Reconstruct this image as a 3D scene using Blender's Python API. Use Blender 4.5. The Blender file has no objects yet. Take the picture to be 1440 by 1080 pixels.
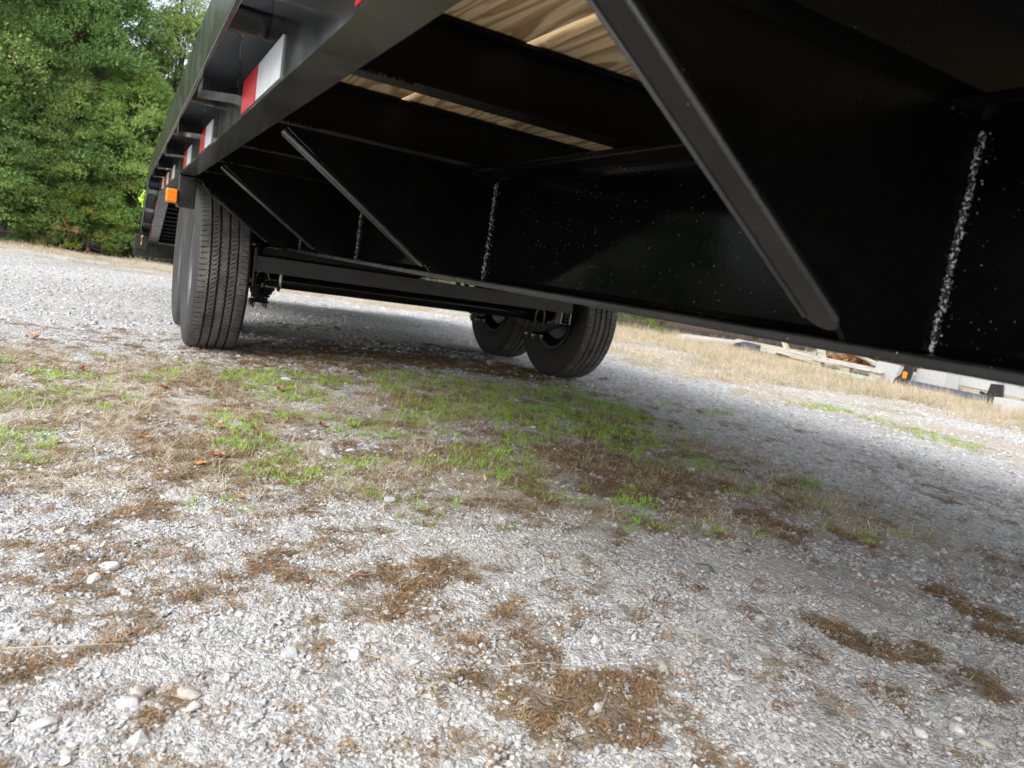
import bpy, bmesh, math, random
import numpy as np
from math import sin, cos, pi, radians
from mathutils import Vector, Matrix, Euler

scene = bpy.context.scene
# ------------------------------------------------------------------ camera
cam_d = bpy.data.cameras.new("camera")
cam = bpy.data.objects.new("camera", cam_d)
scene.collection.objects.link(cam)
scene.camera = cam
cam_d.sensor_width = 36.0
cam_d.lens = 1002.0 * 36.0 / 1440.0
cam_d.clip_start = 0.02
cam_d.clip_end = 3000
cam.matrix_world = (Matrix.Translation((0, 0, 0.55)) @ Matrix.Rotation(-0.5122, 4, 'Z')
                    @ Matrix.Rotation(pi / 2 - 0.1423, 4, 'X') @ Matrix.Rotation(0.1533, 4, 'Z'))
cam_d.dof.use_dof = True
cam_d.dof.focus_distance = 1.7
cam_d.dof.aperture_fstop = 8.0

# ------------------------------------------------------------------ world and sun
SUN_EL, SUN_AZ = radians(42), radians(-118)      # azimuth measured from +Y towards +X
world = bpy.data.worlds.new("World")
scene.world = world
world.use_nodes = True
wn, wl = world.node_tree.nodes, world.node_tree.links
bg = wn["Background"]
sky = wn.new("ShaderNodeTexSky")
sky.sky_type = 'NISHITA'
sky.sun_disc = False
sky.sun_elevation = SUN_EL
sky.sun_rotation = SUN_AZ
sky.dust_density = 3.0
hs = wn.new("ShaderNodeHueSaturation")
hs.inputs["Saturation"].default_value = 0.26
hs.inputs["Value"].default_value = 1.15
tc = wn.new("ShaderNodeTexCoord")
nz = wn.new("ShaderNodeTexNoise"); nz.inputs["Scale"].default_value = 2.2; nz.inputs["Detail"].default_value = 6
rp = wn.new("ShaderNodeValToRGB")
rp.color_ramp.elements[0].position = .35; rp.color_ramp.elements[0].color = (.72, .76, .82, 1)
rp.color_ramp.elements[1].position = .7; rp.color_ramp.elements[1].color = (1.12, 1.1, 1.08, 1)
mx = wn.new("ShaderNodeMix"); mx.data_type = 'RGBA'; mx.blend_type = 'MULTIPLY'; mx.inputs[0].default_value = 1
wl.new(sky.outputs[0], hs.inputs["Color"])
wl.new(tc.outputs["Generated"], nz.inputs["Vector"])
wl.new(nz.outputs[0], rp.inputs[0])
wl.new(hs.outputs[0], mx.inputs[6]); wl.new(rp.outputs[0], mx.inputs[7])
wl.new(mx.outputs[2], bg.inputs["Color"])
bg.inputs["Strength"].default_value = 0.15

sd = bpy.data.lights.new("sun", 'SUN')
sd.energy = 0.72
sd.angle = radians(34)
sd.color = (1.0, 0.97, 0.93)
sun = bpy.data.objects.new("sun", sd)
scene.collection.objects.link(sun)
dirv = Vector((sin(SUN_AZ) * cos(SUN_EL), cos(SUN_AZ) * cos(SUN_EL), sin(SUN_EL)))
sun.rotation_euler = dirv.to_track_quat('Z', 'Y').to_euler()
sun.location = dirv * 30

scene.view_settings.view_transform = 'Standard'
scene.view_settings.look = 'None'
scene.view_settings.gamma = 1
scene.view_settings.use_curve_mapping = False
scene.view_settings.exposure = 1.33
scene.cycles.max_bounces = 8
scene.cycles.diffuse_bounces = 4
scene.cycles.transparent_max_bounces = 8

rng = np.random.default_rng(7)
random.seed(7)

# ------------------------------------------------------------------ numpy noise
_lat = np.random.default_rng(3).random((256, 256))
def vnoise(x, y, s=1.0):
    x = np.asarray(x, float) * s; y = np.asarray(y, float) * s
    xi = np.floor(x).astype(int); yi = np.floor(y).astype(int)
    fx = x - xi; fy = y - yi
    fx = fx * fx * (3 - 2 * fx); fy = fy * fy * (3 - 2 * fy)
    g = lambda a, b: _lat[a & 255, b & 255]
    return (g(xi, yi) * (1 - fx) * (1 - fy) + g(xi + 1, yi) * fx * (1 - fy)
            + g(xi, yi + 1) * (1 - fx) * fy + g(xi + 1, yi + 1) * fx * fy)
def fbm(x, y, s, o=4, ox=0.0):
    t = 0; a = 1; n = 0
    for k in range(o):
        t = t + a * vnoise(np.asarray(x) + ox + 17.3 * k, np.asarray(y) - ox + 9.1 * k, s * 2 ** k); n += a; a *= .55
    return t / n
def sst(a, b, v):
    t = np.clip((v - a) / (b - a), 0, 1); return t * t * (3 - 2 * t)

PATCH=[('g',1,0.568,2.92,14.6,-1.78,7.42),('s',0.8,0.642,2.73,87.2,-25.3,29.9),('g',0.8,1.18,3.2,18.7,-3.15,4.86),('g',1,1.53,2.89,9.35,-1.24,2.75),('g',1.2,1.96,2.77,10.7,-3.99,3.43),('g',1.2,1.91,2.36,31.1,-8.69,16.0),('g',0.7,1.9,1.98,19.8,1.58,10.1),('g',0.6,0.312,1.99,26.8,5.95,36.7),('g',0.9,1.15,2.6,29.2,-8.4,28.4),('g',0.9,1.56,2.37,22.9,0.375,9.01),('g',0.5,0.627,2.14,55.2,-19.2,44.9),('s',0.7,0.997,2.1,41.8,-24.1,72.2),('b',1,1.48,1.79,11.9,1.37,7.83),('b',0.9,1.45,1.58,23.0,4.52,24.2),('g',0.5,2.1,1.85,26.5,6.11,12.1),('s',0.7,1.39,1.91,34.8,4.71,28.7),('b',0.9,1.64,1.26,72.2,4.37,105.0),('b',0.4,2.03,1.39,139.0,19.9,106.0),('b',1.1,0.517,1.12,42.9,-20.1,165.0),('b',1.2,0.544,0.888,79.7,46.9,152.0),('b',1.2,0.608,0.801,177.0,58.9,73.9),('b',1.1,0.605,0.669,215.0,110.0,173.0),('b',1.1,0.601,0.604,228.0,151.0,466.0),('b',0.5,0.361,1.04,230.0,96.8,848.0),('b',0.9,0.19,1.15,111.0,-122.0,270.0),('b',0.9,0.0899,1.03,99.6,-97.0,261.0),('b',0.9,0.012,0.985,206.0,-84.7,605.0),('b',0.9,0.073,0.827,508.0,366.0,521.0),('b',0.9,-0.0394,1.18,254.0,96.7,510.0),('b',0.7,-0.0793,0.971,549.0,152.0,417.0),('b',0.5,-0.0854,1.3,138.0,59.8,379.0),('b',0.4,0.169,1.26,125.0,57.2,534.0),('b',1,1.26,0.747,202.0,41.9,139.0),('b',0.9,1.06,0.729,220.0,-103.0,178.0),('b',0.7,1.07,0.639,259.0,-23.6,104.0),('b',0.7,1.3,0.602,309.0,40.8,314.0),('b',1,1.65,0.722,176.0,30.3,163.0),('b',0.8,1.66,0.835,426.0,136.0,225.0),('b',0.7,1.0,0.937,366.0,-100.0,1410.0),('b',0.6,1.06,0.547,250.0,-12.7,378.0),('b',0.6,1.16,0.468,148.0,111.0,1190.0),('b',0.9,0.865,1.44,281.0,-124.0,485.0),('b',0.5,1.07,0.853,533.0,-143.0,288.0),('s',0.8,-0.0781,2.48,10.0,-0.252,2.7),('g',0.6,-0.127,2.69,18.4,-1.57,7.99),('s',0.6,0.227,2.56,26.2,-4.1,9.02),('b',0.9,0.223,1.82,52.1,-21.0,50.8),('s',0.6,0.142,1.56,66.5,-0.154,104.0),('g',0.4,0.0235,1.66,156.0,3.49,223.0),('g',0.35,0.0144,1.38,168.0,36.4,344.0),('b',0.5,0.322,1.61,64.3,-7.54,127.0),('b',0.8,0.851,3.55,3.34,-1.75,6.39),('b',0.9,1.49,4.1,1.28,0.117,4.58),('b',0.8,2.05,3.85,3.71,0.566,5.64),('b',0.5,-0.13,1.81,159.0,10.5,87.1),('b',0.4,0.626,1.6,81.2,-24.6,144.0),('b',0.4,0.713,2.69,39.0,-16.9,33.4),('s',0.5,0.175,3.42,6.76,-4.08,13.7),('s',0.6,-0.264,3.37,14.1,-5.33,21.3),('b',0.7,1.16,5.19,3.71,-2.84,5.35),('b',0.7,1.87,4.6,2.52,-0.571,5.85),('s',0.8,5.0,5.06,0.796,-0.321,0.486),('s',0.7,4.32,3.61,2.64,-0.666,2.04),('g',0.6,2.87,2.96,9.62,0.169,11.7),('s',0.7,4.63,2.8,2.47,-0.065,2.15),('s',0.8,4.65,5.73,2.05,-1.28,1.41),('s',0.6,5.77,7.45,2.08,-1.53,1.44),('d',1,0.684,1.16,65.0,-1.7,229.0),('d',1,0.317,1.0,248.0,38.2,498.0),('d',1,0.125,0.813,2010.0,504.0,2570.0),('d',1,1.04,1.15,29.5,2.13,25.1),('d',1,1.03,1.59,13.3,-0.171,27.6),('d',0.8,1.34,0.926,40.3,8.09,47.6),('d',0.8,0.89,1.85,52.3,-24.6,58.1),('d',0.6,2.05,1.12,11.2,0.621,21.3)]


def masks(x, y):
    """material distribution on the ground: brown litter, green grass, dry straw, fine dust"""
    x = np.asarray(x, float); y = np.asarray(y, float)
    out = {k: np.zeros_like(x) for k in 'bgsd'}
    wx = x + .12 * (fbm(x, y, 5, 3, 5) - .5) * 2
    wy = y + .12 * (fbm(x, y, 5, 3, 25) - .5) * 2
    for k, s, cx, cy, a, b, c in PATCH:
        dx, dy = wx - cx, wy - cy
        q = a * dx * dx + 2 * b * dx * dy + c * dy * dy
        out[k] = np.maximum(out[k], s * np.exp(-q * .8))
    nb = fbm(x, y, 14, 4, 3); ng = fbm(x, y, 11, 4, 40); ns = fbm(x, y, 7, 4, 80)
    near = 1 - sst(3.6, 5.5, np.hypot(x, y))
    hf = fbm(x, y, 26, 3, 15)
    b = sst(.18, .95, out['b'] * (.15 + 1.6 * nb)) + .5 * near * sst(.60, .8, fbm(x, y, 6, 4, 61)) + .22 * near * sst(.5, .62, fbm(x, y, 18, 3, 31))
    g = sst(.30, 1.0, out['g'] * (.10 + 1.65 * ng)) * (.25 + .95 * sst(.38, .62, hf))
    s = sst(.22, .95, out['s'] * (.15 + 1.6 * ns)) * (.3 + .9 * sst(.35, .6, fbm(x, y, 22, 3, 77)))
    b = b * (.35 + .85 * sst(.36, .6, fbm(x, y, 24, 3, 57)))
    d = sst(.25, .7, out['d'] * (.3 + 1.4 * fbm(x, y, 5, 3, 90)))
    zone = sst(1.35, 1.9, y + .25 * x) * (1 - sst(3.0, 3.6, y)) * (1 - sst(1.9, 2.6, x)) * near
    s = np.maximum(s, zone * sst(.40, .60, fbm(x, y, 8, 4, 19) + .07))
    b = np.maximum(b, .60 * zone * sst(.44, .66, fbm(x, y, 10, 4, 29)))
    g = np.maximum(g * .95, .40 * zone * sst(.50, .68, fbm(x, y, 6, 4, 39)))
    z2 = near * sst(.2, .9, y + .5 * (fbm(x, y, 3, 3, 9) - .5)) * (1 - sst(.5, 1.1, x))
    b = np.maximum(b, .46 * z2 * sst(.46, .66, fbm(x, y, 15, 4, 49)))
    # far field: straw over the gravel on the right, mixed strip before the trees
    # streaks of bare gravel run along the lot
    st = fbm(x * 2.2, y * .45, 1.0, 4, 12)
    right = sst(3.1, 5.8, x + .25 * (y - 3) * 0 + .9 * (fbm(x, y, .9, 3, 33) - .5))
    sf = right * sst(.40, .60, st + .35 * sst(5.6, 7.0, x))
    back = sst(7.6, 10.2, y + .25 * x + 1.6 * (fbm(x, y, .8, 3, 70) - .5)) * sst(.36, .6, fbm(x, y * 2, 1.6, 4, 71))
    s = np.maximum(s, np.maximum(sf, .8 * back))
    g = np.maximum(g, .55 * sst(.52, .68, fbm(x, y * 1.6, 1.3, 4, 44)) * np.maximum(right, sst(9, 11, y)))
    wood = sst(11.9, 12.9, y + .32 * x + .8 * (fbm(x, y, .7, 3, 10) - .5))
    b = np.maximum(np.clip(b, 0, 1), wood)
    return np.clip(b, 0, 1), np.clip(g, 0, 1), np.clip(s, 0, 1), np.clip(d, 0, 1), wood

def gz(x, y):
    x = np.asarray(x, float); y = np.asarray(y, float)
    f = 1 - .8 * np.exp(-((y - 4.2) / 1.2) ** 2)
    z = (.030 * (fbm(x, y, 1.1, 3, 2) - .5) + .012 * (fbm(x, y, 6, 3, 8) - .5)) * f
    far = sst(60, 200, np.hypot(x, y))
    return z * (1 - far)

# ------------------------------------------------------------------ mesh helpers
def mesh_obj(name, verts, faces, mat=None, parent=None, smooth=False, kind=None, loc=None, mats=None, midx=None):
    me = bpy.data.meshes.new(name)
    me.from_pydata([tuple(v) for v in verts], [], [tuple(f) for f in faces])
    me.update()
    if mats:
        for m in mats: me.materials.append(m)
        if midx is not None: me.polygons.foreach_set('material_index', midx)
    elif mat: me.materials.append(mat)
    if smooth: me.polygons.foreach_set('use_smooth', [True] * len(me.polygons))
    return link(name, me, parent, loc, kind)
WL = {}
def link(name, me, parent=None, loc=None, kind=None, rot=None, scl=None):
    """loc None: mesh is in world coordinates; otherwise loc is the world position"""
    o = bpy.data.objects.new(name, me)
    scene.collection.objects.link(o)
    w = Vector(loc) if loc is not None else Vector((0, 0, 0))
    WL[o] = w
    if parent:
        o.parent = parent; o.location = w - WL[parent]
    else: o.location = w
    if rot: o.rotation_euler = rot
    if scl: o.scale = scl
    if kind: o['kind'] = kind
    return o
def thing(name, label, cat, loc, group=None):
    o = bpy.data.objects.new(name, None)
    scene.collection.objects.link(o)
    o.empty_display_size = .1
    o.location = loc; WL[o] = Vector(loc)
    o['label'] = label; o['category'] = cat
    if group: o['group'] = group
    return o
def tag(o, label, cat, group=None):
    o['label'] = label; o['category'] = cat
    if group: o['group'] = group
    return o

class MB:
    def __init__(s): s.v = []; s.f = []
    def add(s, vs, fs):
        n = len(s.v); s.v += [tuple(v) for v in vs]; s.f += [tuple(i + n for i in f) for f in fs]; return s
    def box(s, x0, x1, y0, y1, z0, z1, M=None):
        vs = [(x, y, z) for x in (x0, x1) for y in (y0, y1) for z in (z0, z1)]
        if M is not None: vs = [M @ Vector(v) for v in vs]
        return s.add(vs, [(0, 1, 3, 2), (4, 6, 7, 5), (0, 4, 5, 1), (2, 3, 7, 6), (0, 2, 6, 4), (1, 5, 7, 3)])
    def bbox(s, x0, x1, y0, y1, z0, z1, b=.003, M=None):
        """box with chamfered edges"""
        bm = bmesh.new()
        bmesh.ops.create_cube(bm, size=1)
        for v in bm.verts:
            v.co = Vector(((x0 + x1) / 2 + v.co.x * (x1 - x0), (y0 + y1) / 2 + v.co.y * (y1 - y0), (z0 + z1) / 2 + v.co.z * (z1 - z0)))
        b = min(b, .45 * min(abs(x1 - x0), abs(y1 - y0), abs(z1 - z0)))
        bmesh.ops.bevel(bm, geom=bm.edges[:], offset=b, segments=2, affect='EDGES', profile=.5)
        bm.verts.index_update()
        vs = [(M @ v.co) if M is not None else v.co.copy() for v in bm.verts]
        s.add(vs, [[v.index for v in f.verts] for f in bm.faces]); bm.free(); return s
    def prism(s, poly, axis, a, b):
        """polygon (2d, in the two other axes) extruded along axis from a to b"""
        def P(p, t):
            if axis == 'y': return (p[0], t, p[1])
            if axis == 'x': return (t, p[0], p[1])
            return (p[0], p[1], t)
        n = len(poly)
        vs = [P(p, a) for p in poly] + [P(p, b) for p in poly]
        fs = [tuple(range(n)), tuple(range(2 * n - 1, n - 1, -1))] + [(i, i + n, (i + 1) % n + n, (i + 1) % n) for i in range(n)]
        return s.add(vs, fs)
    def tube(s, pts, r, n=10, caps=True):
        pts = [Vector(p) for p in pts]
        base = len(s.v); k = len(pts)
        for i, p in enumerate(pts):
            d = (pts[min(i + 1, k - 1)] - pts[max(i - 1, 0)]).normalized()
            u = d.cross(Vector((0, 0, 1)))
            if u.length < .05: u = d.cross(Vector((1, 0, 0)))
            u.normalize(); w = d.cross(u)
            rr = r[i] if isinstance(r, (list, tuple)) else r
            for j in range(n):
                a = 2 * pi * j / n
                s.v.append(tuple(p + rr * (cos(a) * u + sin(a) * w)))
        for i in range(k - 1):
            for j in range(n):
                a = base + i * n + j; b = base + i * n + (j + 1) % n
                s.f.append((a, b, b + n, a + n))
        if caps:
            s.f.append(tuple(base + j for j in range(n - 1, -1, -1)))
            s.f.append(tuple(base + (k - 1) * n + j for j in range(n)))
        return s
    def revolve(s, prof, n=48, axis='x', c=(0, 0, 0)):
        """profile [(t, r)] revolved about axis x through c"""
        base = len(s.v); k = len(prof)
        for t, r in prof:
            for j in range(n):
                a = 2 * pi * j / n
                if axis == 'x': s.v.append((c[0] + t, c[1] + r * cos(a), c[2] + r * sin(a)))
                else: s.v.append((c[0] + r * cos(a), c[1] + r * sin(a), c[2] + t))
        for i in range(k - 1):
            for j in range(n):
                a = base + i * n + j; b = base + i * n + (j + 1) % n
                s.f.append((a, b, b + n, a + n))
        return s
    def obj(s, name, mat, parent=None, smooth=False, kind=None, loc=None):
        return mesh_obj(name, s.v, s.f, mat, parent, smooth, kind, loc)
    def mesh(s, name, mat, smooth=False):
        me = bpy.data.meshes.new(name); me.from_pydata(s.v, [], s.f); me.update()
        if mat: me.materials.append(mat)
        if smooth: me.polygons.foreach_set('use_smooth', [True] * len(me.polygons))
        return me
def smooth_angle(o, ang=40):
    me = o.data
    me.polygons.foreach_set('use_smooth', [True] * len(me.polygons))
    try: me.set_sharp_from_angle(angle=radians(ang))
    except Exception: pass

# ------------------------------------------------------------------ material helpers
def newmat(name):
    m = bpy.data.materials.new(name); m.use_nodes = True
    nt = m.node_tree
    return m, nt.nodes, nt.links, nt.nodes["Principled BSDF"]
def N(nodes, t, **kw):
    n = nodes.new(t)
    for k, v in kw.items(): setattr(n, k, v)
    return n
def ramp(nodes, stops):
    r = nodes.new("ShaderNodeValToRGB"); cr = r.color_ramp
    while len(cr.elements) > 1: cr.elements.remove(cr.elements[-1])
    cr.elements[0].position = stops[0][0]; cr.elements[0].color = (*stops[0][1], 1)
    for p, c in stops[1:]:
        e = cr.elements.new(p); e.color = (*c, 1)
    return r
def g3(v): return (v, v, v)
def mixc(nodes, links, fac, a, b, blend='MIX'):
    m = nodes.new("ShaderNodeMix"); m.data_type = 'RGBA'; m.blend_type = blend
    for s, v in ((0, fac), (6, a), (7, b)):
        if isinstance(v, (int, float)): m.inputs[s].default_value = v
        elif isinstance(v, tuple): m.inputs[s].default_value = (*v, 1)
        else: links.new(v, m.inputs[s])
    return m.outputs[2]
def math_(nodes, links, op, a, b=None, c=None, clamp=False):
    m = nodes.new("ShaderNodeMath"); m.operation = op; m.use_clamp = clamp
    for i, v in enumerate((a, b, c)):
        if v is None: continue
        if isinstance(v, (int, float)): m.inputs[i].default_value = v
        else: links.new(v, m.inputs[i])
    return m.outputs[0]
def bump(nodes, links, h, strength, dist, normal=None):
    b = nodes.new("ShaderNodeBump"); b.inputs["Strength"].default_value = strength; b.inputs["Distance"].default_value = dist
    links.new(h, b.inputs["Height"])
    if normal: links.new(normal, b.inputs["Normal"])
    return b.outputs[0]

def black_paint(name, base=.011, rough=.16, speck=.5, speck_scale=150, spec=.4, dust=.0, orange=.25, tint=(1, 1, 1)):
    m, n, l, p = newmat(name)
    geo = N(n, "ShaderNodeNewGeometry")
    v = N(n, "ShaderNodeTexVoronoi"); v.inputs["Scale"].default_value = speck_scale
    l.new(geo.outputs["Position"], v.inputs["Vector"])
    sep = N(n, "ShaderNodeSeparateColor"); l.new(v.outputs["Color"], sep.inputs[0])
    big = N(n, "ShaderNodeTexNoise"); big.inputs["Scale"].default_value = 5; l.new(geo.outputs["Position"], big.inputs["Vector"])
    thr = math_(n, l, 'MULTIPLY', big.outputs[0], .16 * speck)
    has = math_(n, l, 'LESS_THAN', sep.outputs[0], thr)
    rad = math_(n, l, 'MULTIPLY_ADD', math_(n, l, 'POWER', sep.outputs[1], 4.0), .22, .055)
    ins = math_(n, l, 'LESS_THAN', v.outputs["Distance"], rad)
    sp = math_(n, l, 'MULTIPLY', has, ins)
    sp = math_(n, l, 'MULTIPLY', sp, sep.outputs[2])
    dn = N(n, "ShaderNodeTexNoise"); dn.inputs["Scale"].default_value = 9; dn.inputs["Detail"].default_value = 8; dn.inputs["Roughness"].default_value = .7
    l.new(geo.outputs["Position"], dn.inputs["Vector"])
    dr = ramp(n, [(.42, g3(0)), (.75, g3(1))]); l.new(dn.outputs[0], dr.inputs[0])
    df = math_(n, l, 'MULTIPLY', dr.outputs[0], dust)
    c = mixc(n, l, df, tuple(base * t for t in tint), (.16, .145, .12))
    c = mixc(n, l, sp, c, (.42, .41, .39))
    l.new(c, p.inputs["Base Color"])
    r2 = math_(n, l, 'MULTIPLY_ADD', dr.outputs[0], .12 + dust * .4, rough)
    r3 = math_(n, l, 'MAXIMUM', r2, math_(n, l, 'MULTIPLY', sp, .8))
    l.new(r3, p.inputs["Roughness"])
    p.inputs["Specular IOR Level"].default_value = spec
    op = N(n, "ShaderNodeTexNoise"); op.inputs["Scale"].default_value = 260; l.new(geo.outputs["Position"], op.inputs["Vector"])
    wv = N(n, "ShaderNodeTexNoise"); wv.inputs["Scale"].default_value = 22; wv.inputs["Detail"].default_value = 3; l.new(geo.outputs["Position"], wv.inputs["Vector"])
    h = math_(n, l, 'MULTIPLY_ADD', wv.outputs[0], 3.0, op.outputs[0])
    l.new(bump(n, l, h, orange, .0004), p.inputs["Normal"])
    return m
def simple(name, col, rough=.5, metal=0, bumpk=0, scale=40, var=.15, spec=.5):
    m, n, l, p = newmat(name)
    geo = N(n, "ShaderNodeTexCoord")
    t = N(n, "ShaderNodeTexNoise"); t.inputs["Scale"].default_value = scale; t.inputs["Detail"].default_value = 6
    l.new(geo.outputs["Object"], t.inputs["Vector"])
    r = ramp(n, [(.3, tuple(c * (1 - var) for c in col)), (.7, tuple(min(1, c * (1 + var)) for c in col))])
    l.new(t.outputs[0], r.inputs[0]); l.new(r.outputs[0], p.inputs["Base Color"])
    p.inputs["Roughness"].default_value = rough; p.inputs["Metallic"].default_value = metal
    p.inputs["Specular IOR Level"].default_value = spec
    if bumpk: l.new(bump(n, l, t.outputs[0], bumpk, .003), p.inputs["Normal"])
    return m

MAT = {}
MAT['paint'] = black_paint('black_gloss_paint', .006, .13, .55, 380, .32, .015)
MAT['paint_rail'] = black_paint('black_rail_paint', .016, .15, .6, 330, .6, .05)
MAT['rub'] = black_paint('black_rub_rail_paint', .016, .15, .5, 300, .7, .14, .9)
MAT['matte'] = black_paint('matte_black_paint', .006, .6, .2, 300, .03, .0)
MAT['paint_web'] = black_paint('black_web_paint', .0022, .06, .9, 350, .085, .0, .12)
MAT['paint_dull'] = black_paint('black_underside_paint', .0025, .24, .55, 420, .13, .01)
MAT['paint_dark'] = black_paint('black_crossmember_paint', .003, .3, .35, 380, .15, .008)
MAT['brace'] = black_paint('black_brace_paint', .005, .2, .6, 380, .28, .03, .8)
MAT['edge'] = black_paint('beam_flange_paint', .012, .25, .7, 260, .5, .08)
MAT['steel_grey'] = simple('bare_grey_steel', (.3, .3, .29), .4, .6, .2, 30)
MAT['zinc'] = simple('yellow_zinc', (.55, .42, .16), .35, .7, .1, 60)
MAT['orange'] = simple('amber_lens', (.9, .22, .01), .25, 0, .1, 90, .1)
MAT['hivis'] = simple('hi_vis_strap', (.40, .62, .05), .6, 0, .1, 50)
MAT['rim'] = simple('grey_rim_paint', (.07, .072, .078), .4, .1, .05, 20)
MAT['rim_black'] = simple('black_rim_paint', (.012, .012, .013), .3, 0, .05, 20)

def tape_mat(name, col):
    m, n, l, p = newmat(name)
    geo = N(n, "ShaderNodeNewGeometry")
    v = N(n, "ShaderNodeTexVoronoi"); v.inputs["Scale"].default_value = 90
    l.new(geo.outputs["Position"], v.inputs["Vector"])
    ns = N(n, "ShaderNodeTexNoise"); ns.inputs["Scale"].default_value = 25; ns.inputs["Detail"].default_value = 5; l.new(geo.outputs["Position"], ns.inputs["Vector"])
    r = ramp(n, [(.3, tuple(c * .78 for c in col)), (.65, col)]); l.new(ns.outputs[0], r.inputs[0])
    r2 = ramp(n, [(0, g3(1)), (.55, g3(.86))]); l.new(v.outputs["Distance"], r2.inputs[0])
    l.new(mixc(n, l, 1.0, r.outputs[0], r2.outputs[0], 'MULTIPLY'), p.inputs["Base Color"])
    p.inputs["Roughness"].default_value = .28
    l.new(bump(n, l, v.outputs["Distance"], .3, .0006), p.inputs["Normal"])
    return m
MAT['red'] = tape_mat('red_reflective_tape', (.62, .015, .02))
MAT['white'] = tape_mat('white_reflective_tape', (.72, .74, .76))

def weld_mat():
    m, n, l, p = newmat('spatter_glint_weld')
    geo = N(n, "ShaderNodeNewGeometry")
    v = N(n, "ShaderNodeTexNoise"); v.inputs["Scale"].default_value = 330; v.inputs["Detail"].default_value = 3; l.new(geo.outputs["Position"], v.inputs["Vector"])
    r = ramp(n, [(.48, g3(.006)), (.54, g3(.06)), (.62, g3(.7))]); l.new(v.outputs[0], r.inputs[0])  # white flecks: spatter, and glints of the seam painted into the colour
    l.new(r.outputs[0], p.inputs["Base Color"]); p.inputs["Roughness"].default_value = .2
    l.new(bump(n, l, v.outputs[0], .9, .003), p.inputs["Normal"])
    return m
MAT['weld'] = weld_mat()

def wood_mat(name, light, dark, weathered=False):
    m, n, l, p = newmat(name)
    tcn = N(n, "ShaderNodeTexCoord"); oi = N(n, "ShaderNodeObjectInfo")
    mp = N(n, "ShaderNodeMapping"); mp.inputs["Scale"].default_value = (1, .12, 1)
    add = N(n, "ShaderNodeVectorMath", operation='MULTIPLY_ADD')
    cmb = N(n, "ShaderNodeCombineXYZ")
    l.new(oi.outputs["Random"], cmb.inputs[0]); l.new(oi.outputs["Random"], cmb.inputs[1]); l.new(oi.outputs["Random"], cmb.inputs[2])
    l.new(cmb.outputs[0], add.inputs[0]); add.inputs[1].default_value = (7, 40, 5); l.new(tcn.outputs["Object"], add.inputs[2])
    l.new(add.outputs[0], mp.inputs["Vector"])
    n1 = N(n, "ShaderNodeTexNoise"); n1.inputs["Scale"].default_value = 7; n1.inputs["Detail"].default_value = 2.5; n1.inputs["Distortion"].default_value = .5
    l.new(mp.outputs[0], n1.inputs["Vector"])
    rings = math_(n, l, 'FRACT', math_(n, l, 'MULTIPLY', n1.outputs[0], 15))
    rr = ramp(n, [(0, dark), (.22, tuple(.3 * a + .7 * b for a, b in zip(light, dark))), (.40, tuple(.55 * a + .45 * b for a, b in zip(light, dark))), (.46, light), (.9, light), (1, dark)])
    l.new(rings, rr.inputs[0])
    mp2 = N(n, "ShaderNodeMapping"); mp2.inputs["Scale"].default_value = (1, .03, 1); l.new(add.outputs[0], mp2.inputs["Vector"])
    n2 = N(n, "ShaderNodeTexNoise"); n2.inputs["Scale"].default_value = 260; n2.inputs["Detail"].default_value = 4; l.new(mp2.outputs[0], n2.inputs["Vector"])
    r2 = ramp(n, [(.25, g3(.72)), (.7, g3(1.08))]); l.new(n2.outputs[0], r2.inputs[0])
    c = mixc(n, l, 1.0, rr.outputs[0], r2.outputs[0], 'MULTIPLY')
    n3 = N(n, "ShaderNodeTexNoise"); n3.inputs["Scale"].default_value = 3; l.new(tcn.outputs["Object"], n3.inputs["Vector"])
    r3 = ramp(n, [(.3, (.85, .86, .8)), (.7, (1.05, 1, .95))]); l.new(n3.outputs[0], r3.inputs[0])
    c = mixc(n, l, 1.0, c, r3.outputs[0], 'MULTIPLY')
    l.new(c, p.inputs["Base Color"]); p.inputs["Roughness"].default_value = .7
    l.new(bump(n, l, n2.outputs[0], .25, .001), p.inputs["Normal"])
    return m
MAT['wood'] = wood_mat('treated_pine', (.74, .58, .35), (.36, .21, .09))
MAT['lip'] = black_paint('edge_highlight_paint', .045, .25, .5, 300, .5, .1)  # lighter colour stands in for the bright highlight along the brace edges
MAT['wood_grey'] = wood_mat('weathered_pine', (.42, .38, .32), (.26, .22, .18))
MAT['wood_pale'] = wood_mat('pale_pine', (.62, .50, .32), (.42, .30, .17))
MAT['wood_white'] = wood_mat('whitewashed_timber', (.50, .48, .45), (.34, .31, .28))

def rubber_mat():
    m, n, l, p = newmat('tyre_rubber')
    t = N(n, "ShaderNodeTexCoord")
    n1 = N(n, "ShaderNodeTexNoise"); n1.inputs["Scale"].default_value = 14; n1.inputs["Detail"].default_value = 8; n1.inputs["Roughness"].default_value = .7
    l.new(t.outputs["Object"], n1.inputs["Vector"])
    at = N(n, "ShaderNodeAttribute", attribute_name='tread')
    dust = ramp(n, [(.35, g3(.25)), (.7, g3(1))]); l.new(n1.outputs[0], dust.inputs[0])
    f = math_(n, l, 'MULTIPLY', dust.outputs[0], math_(n, l, 'MULTIPLY_ADD', at.outputs["Fac"], .95, .06))  # dust on the tread tops; grooves coloured darker so they look deeper
    c = mixc(n, l, f, (.017, .017, .018), (.15, .14, .125))
    l.new(c, p.inputs["Base Color"]); p.inputs["Roughness"].default_value = .62; p.inputs["Specular IOR Level"].default_value = .35
    n2 = N(n, "ShaderNodeTexNoise"); n2.inputs["Scale"].default_value = 220; l.new(t.outputs["Object"], n2.inputs["Vector"])
    l.new(bump(n, l, n2.outputs[0], .2, .001), p.inputs["Normal"])
    return m
MAT['rubber'] = rubber_mat()

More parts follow.
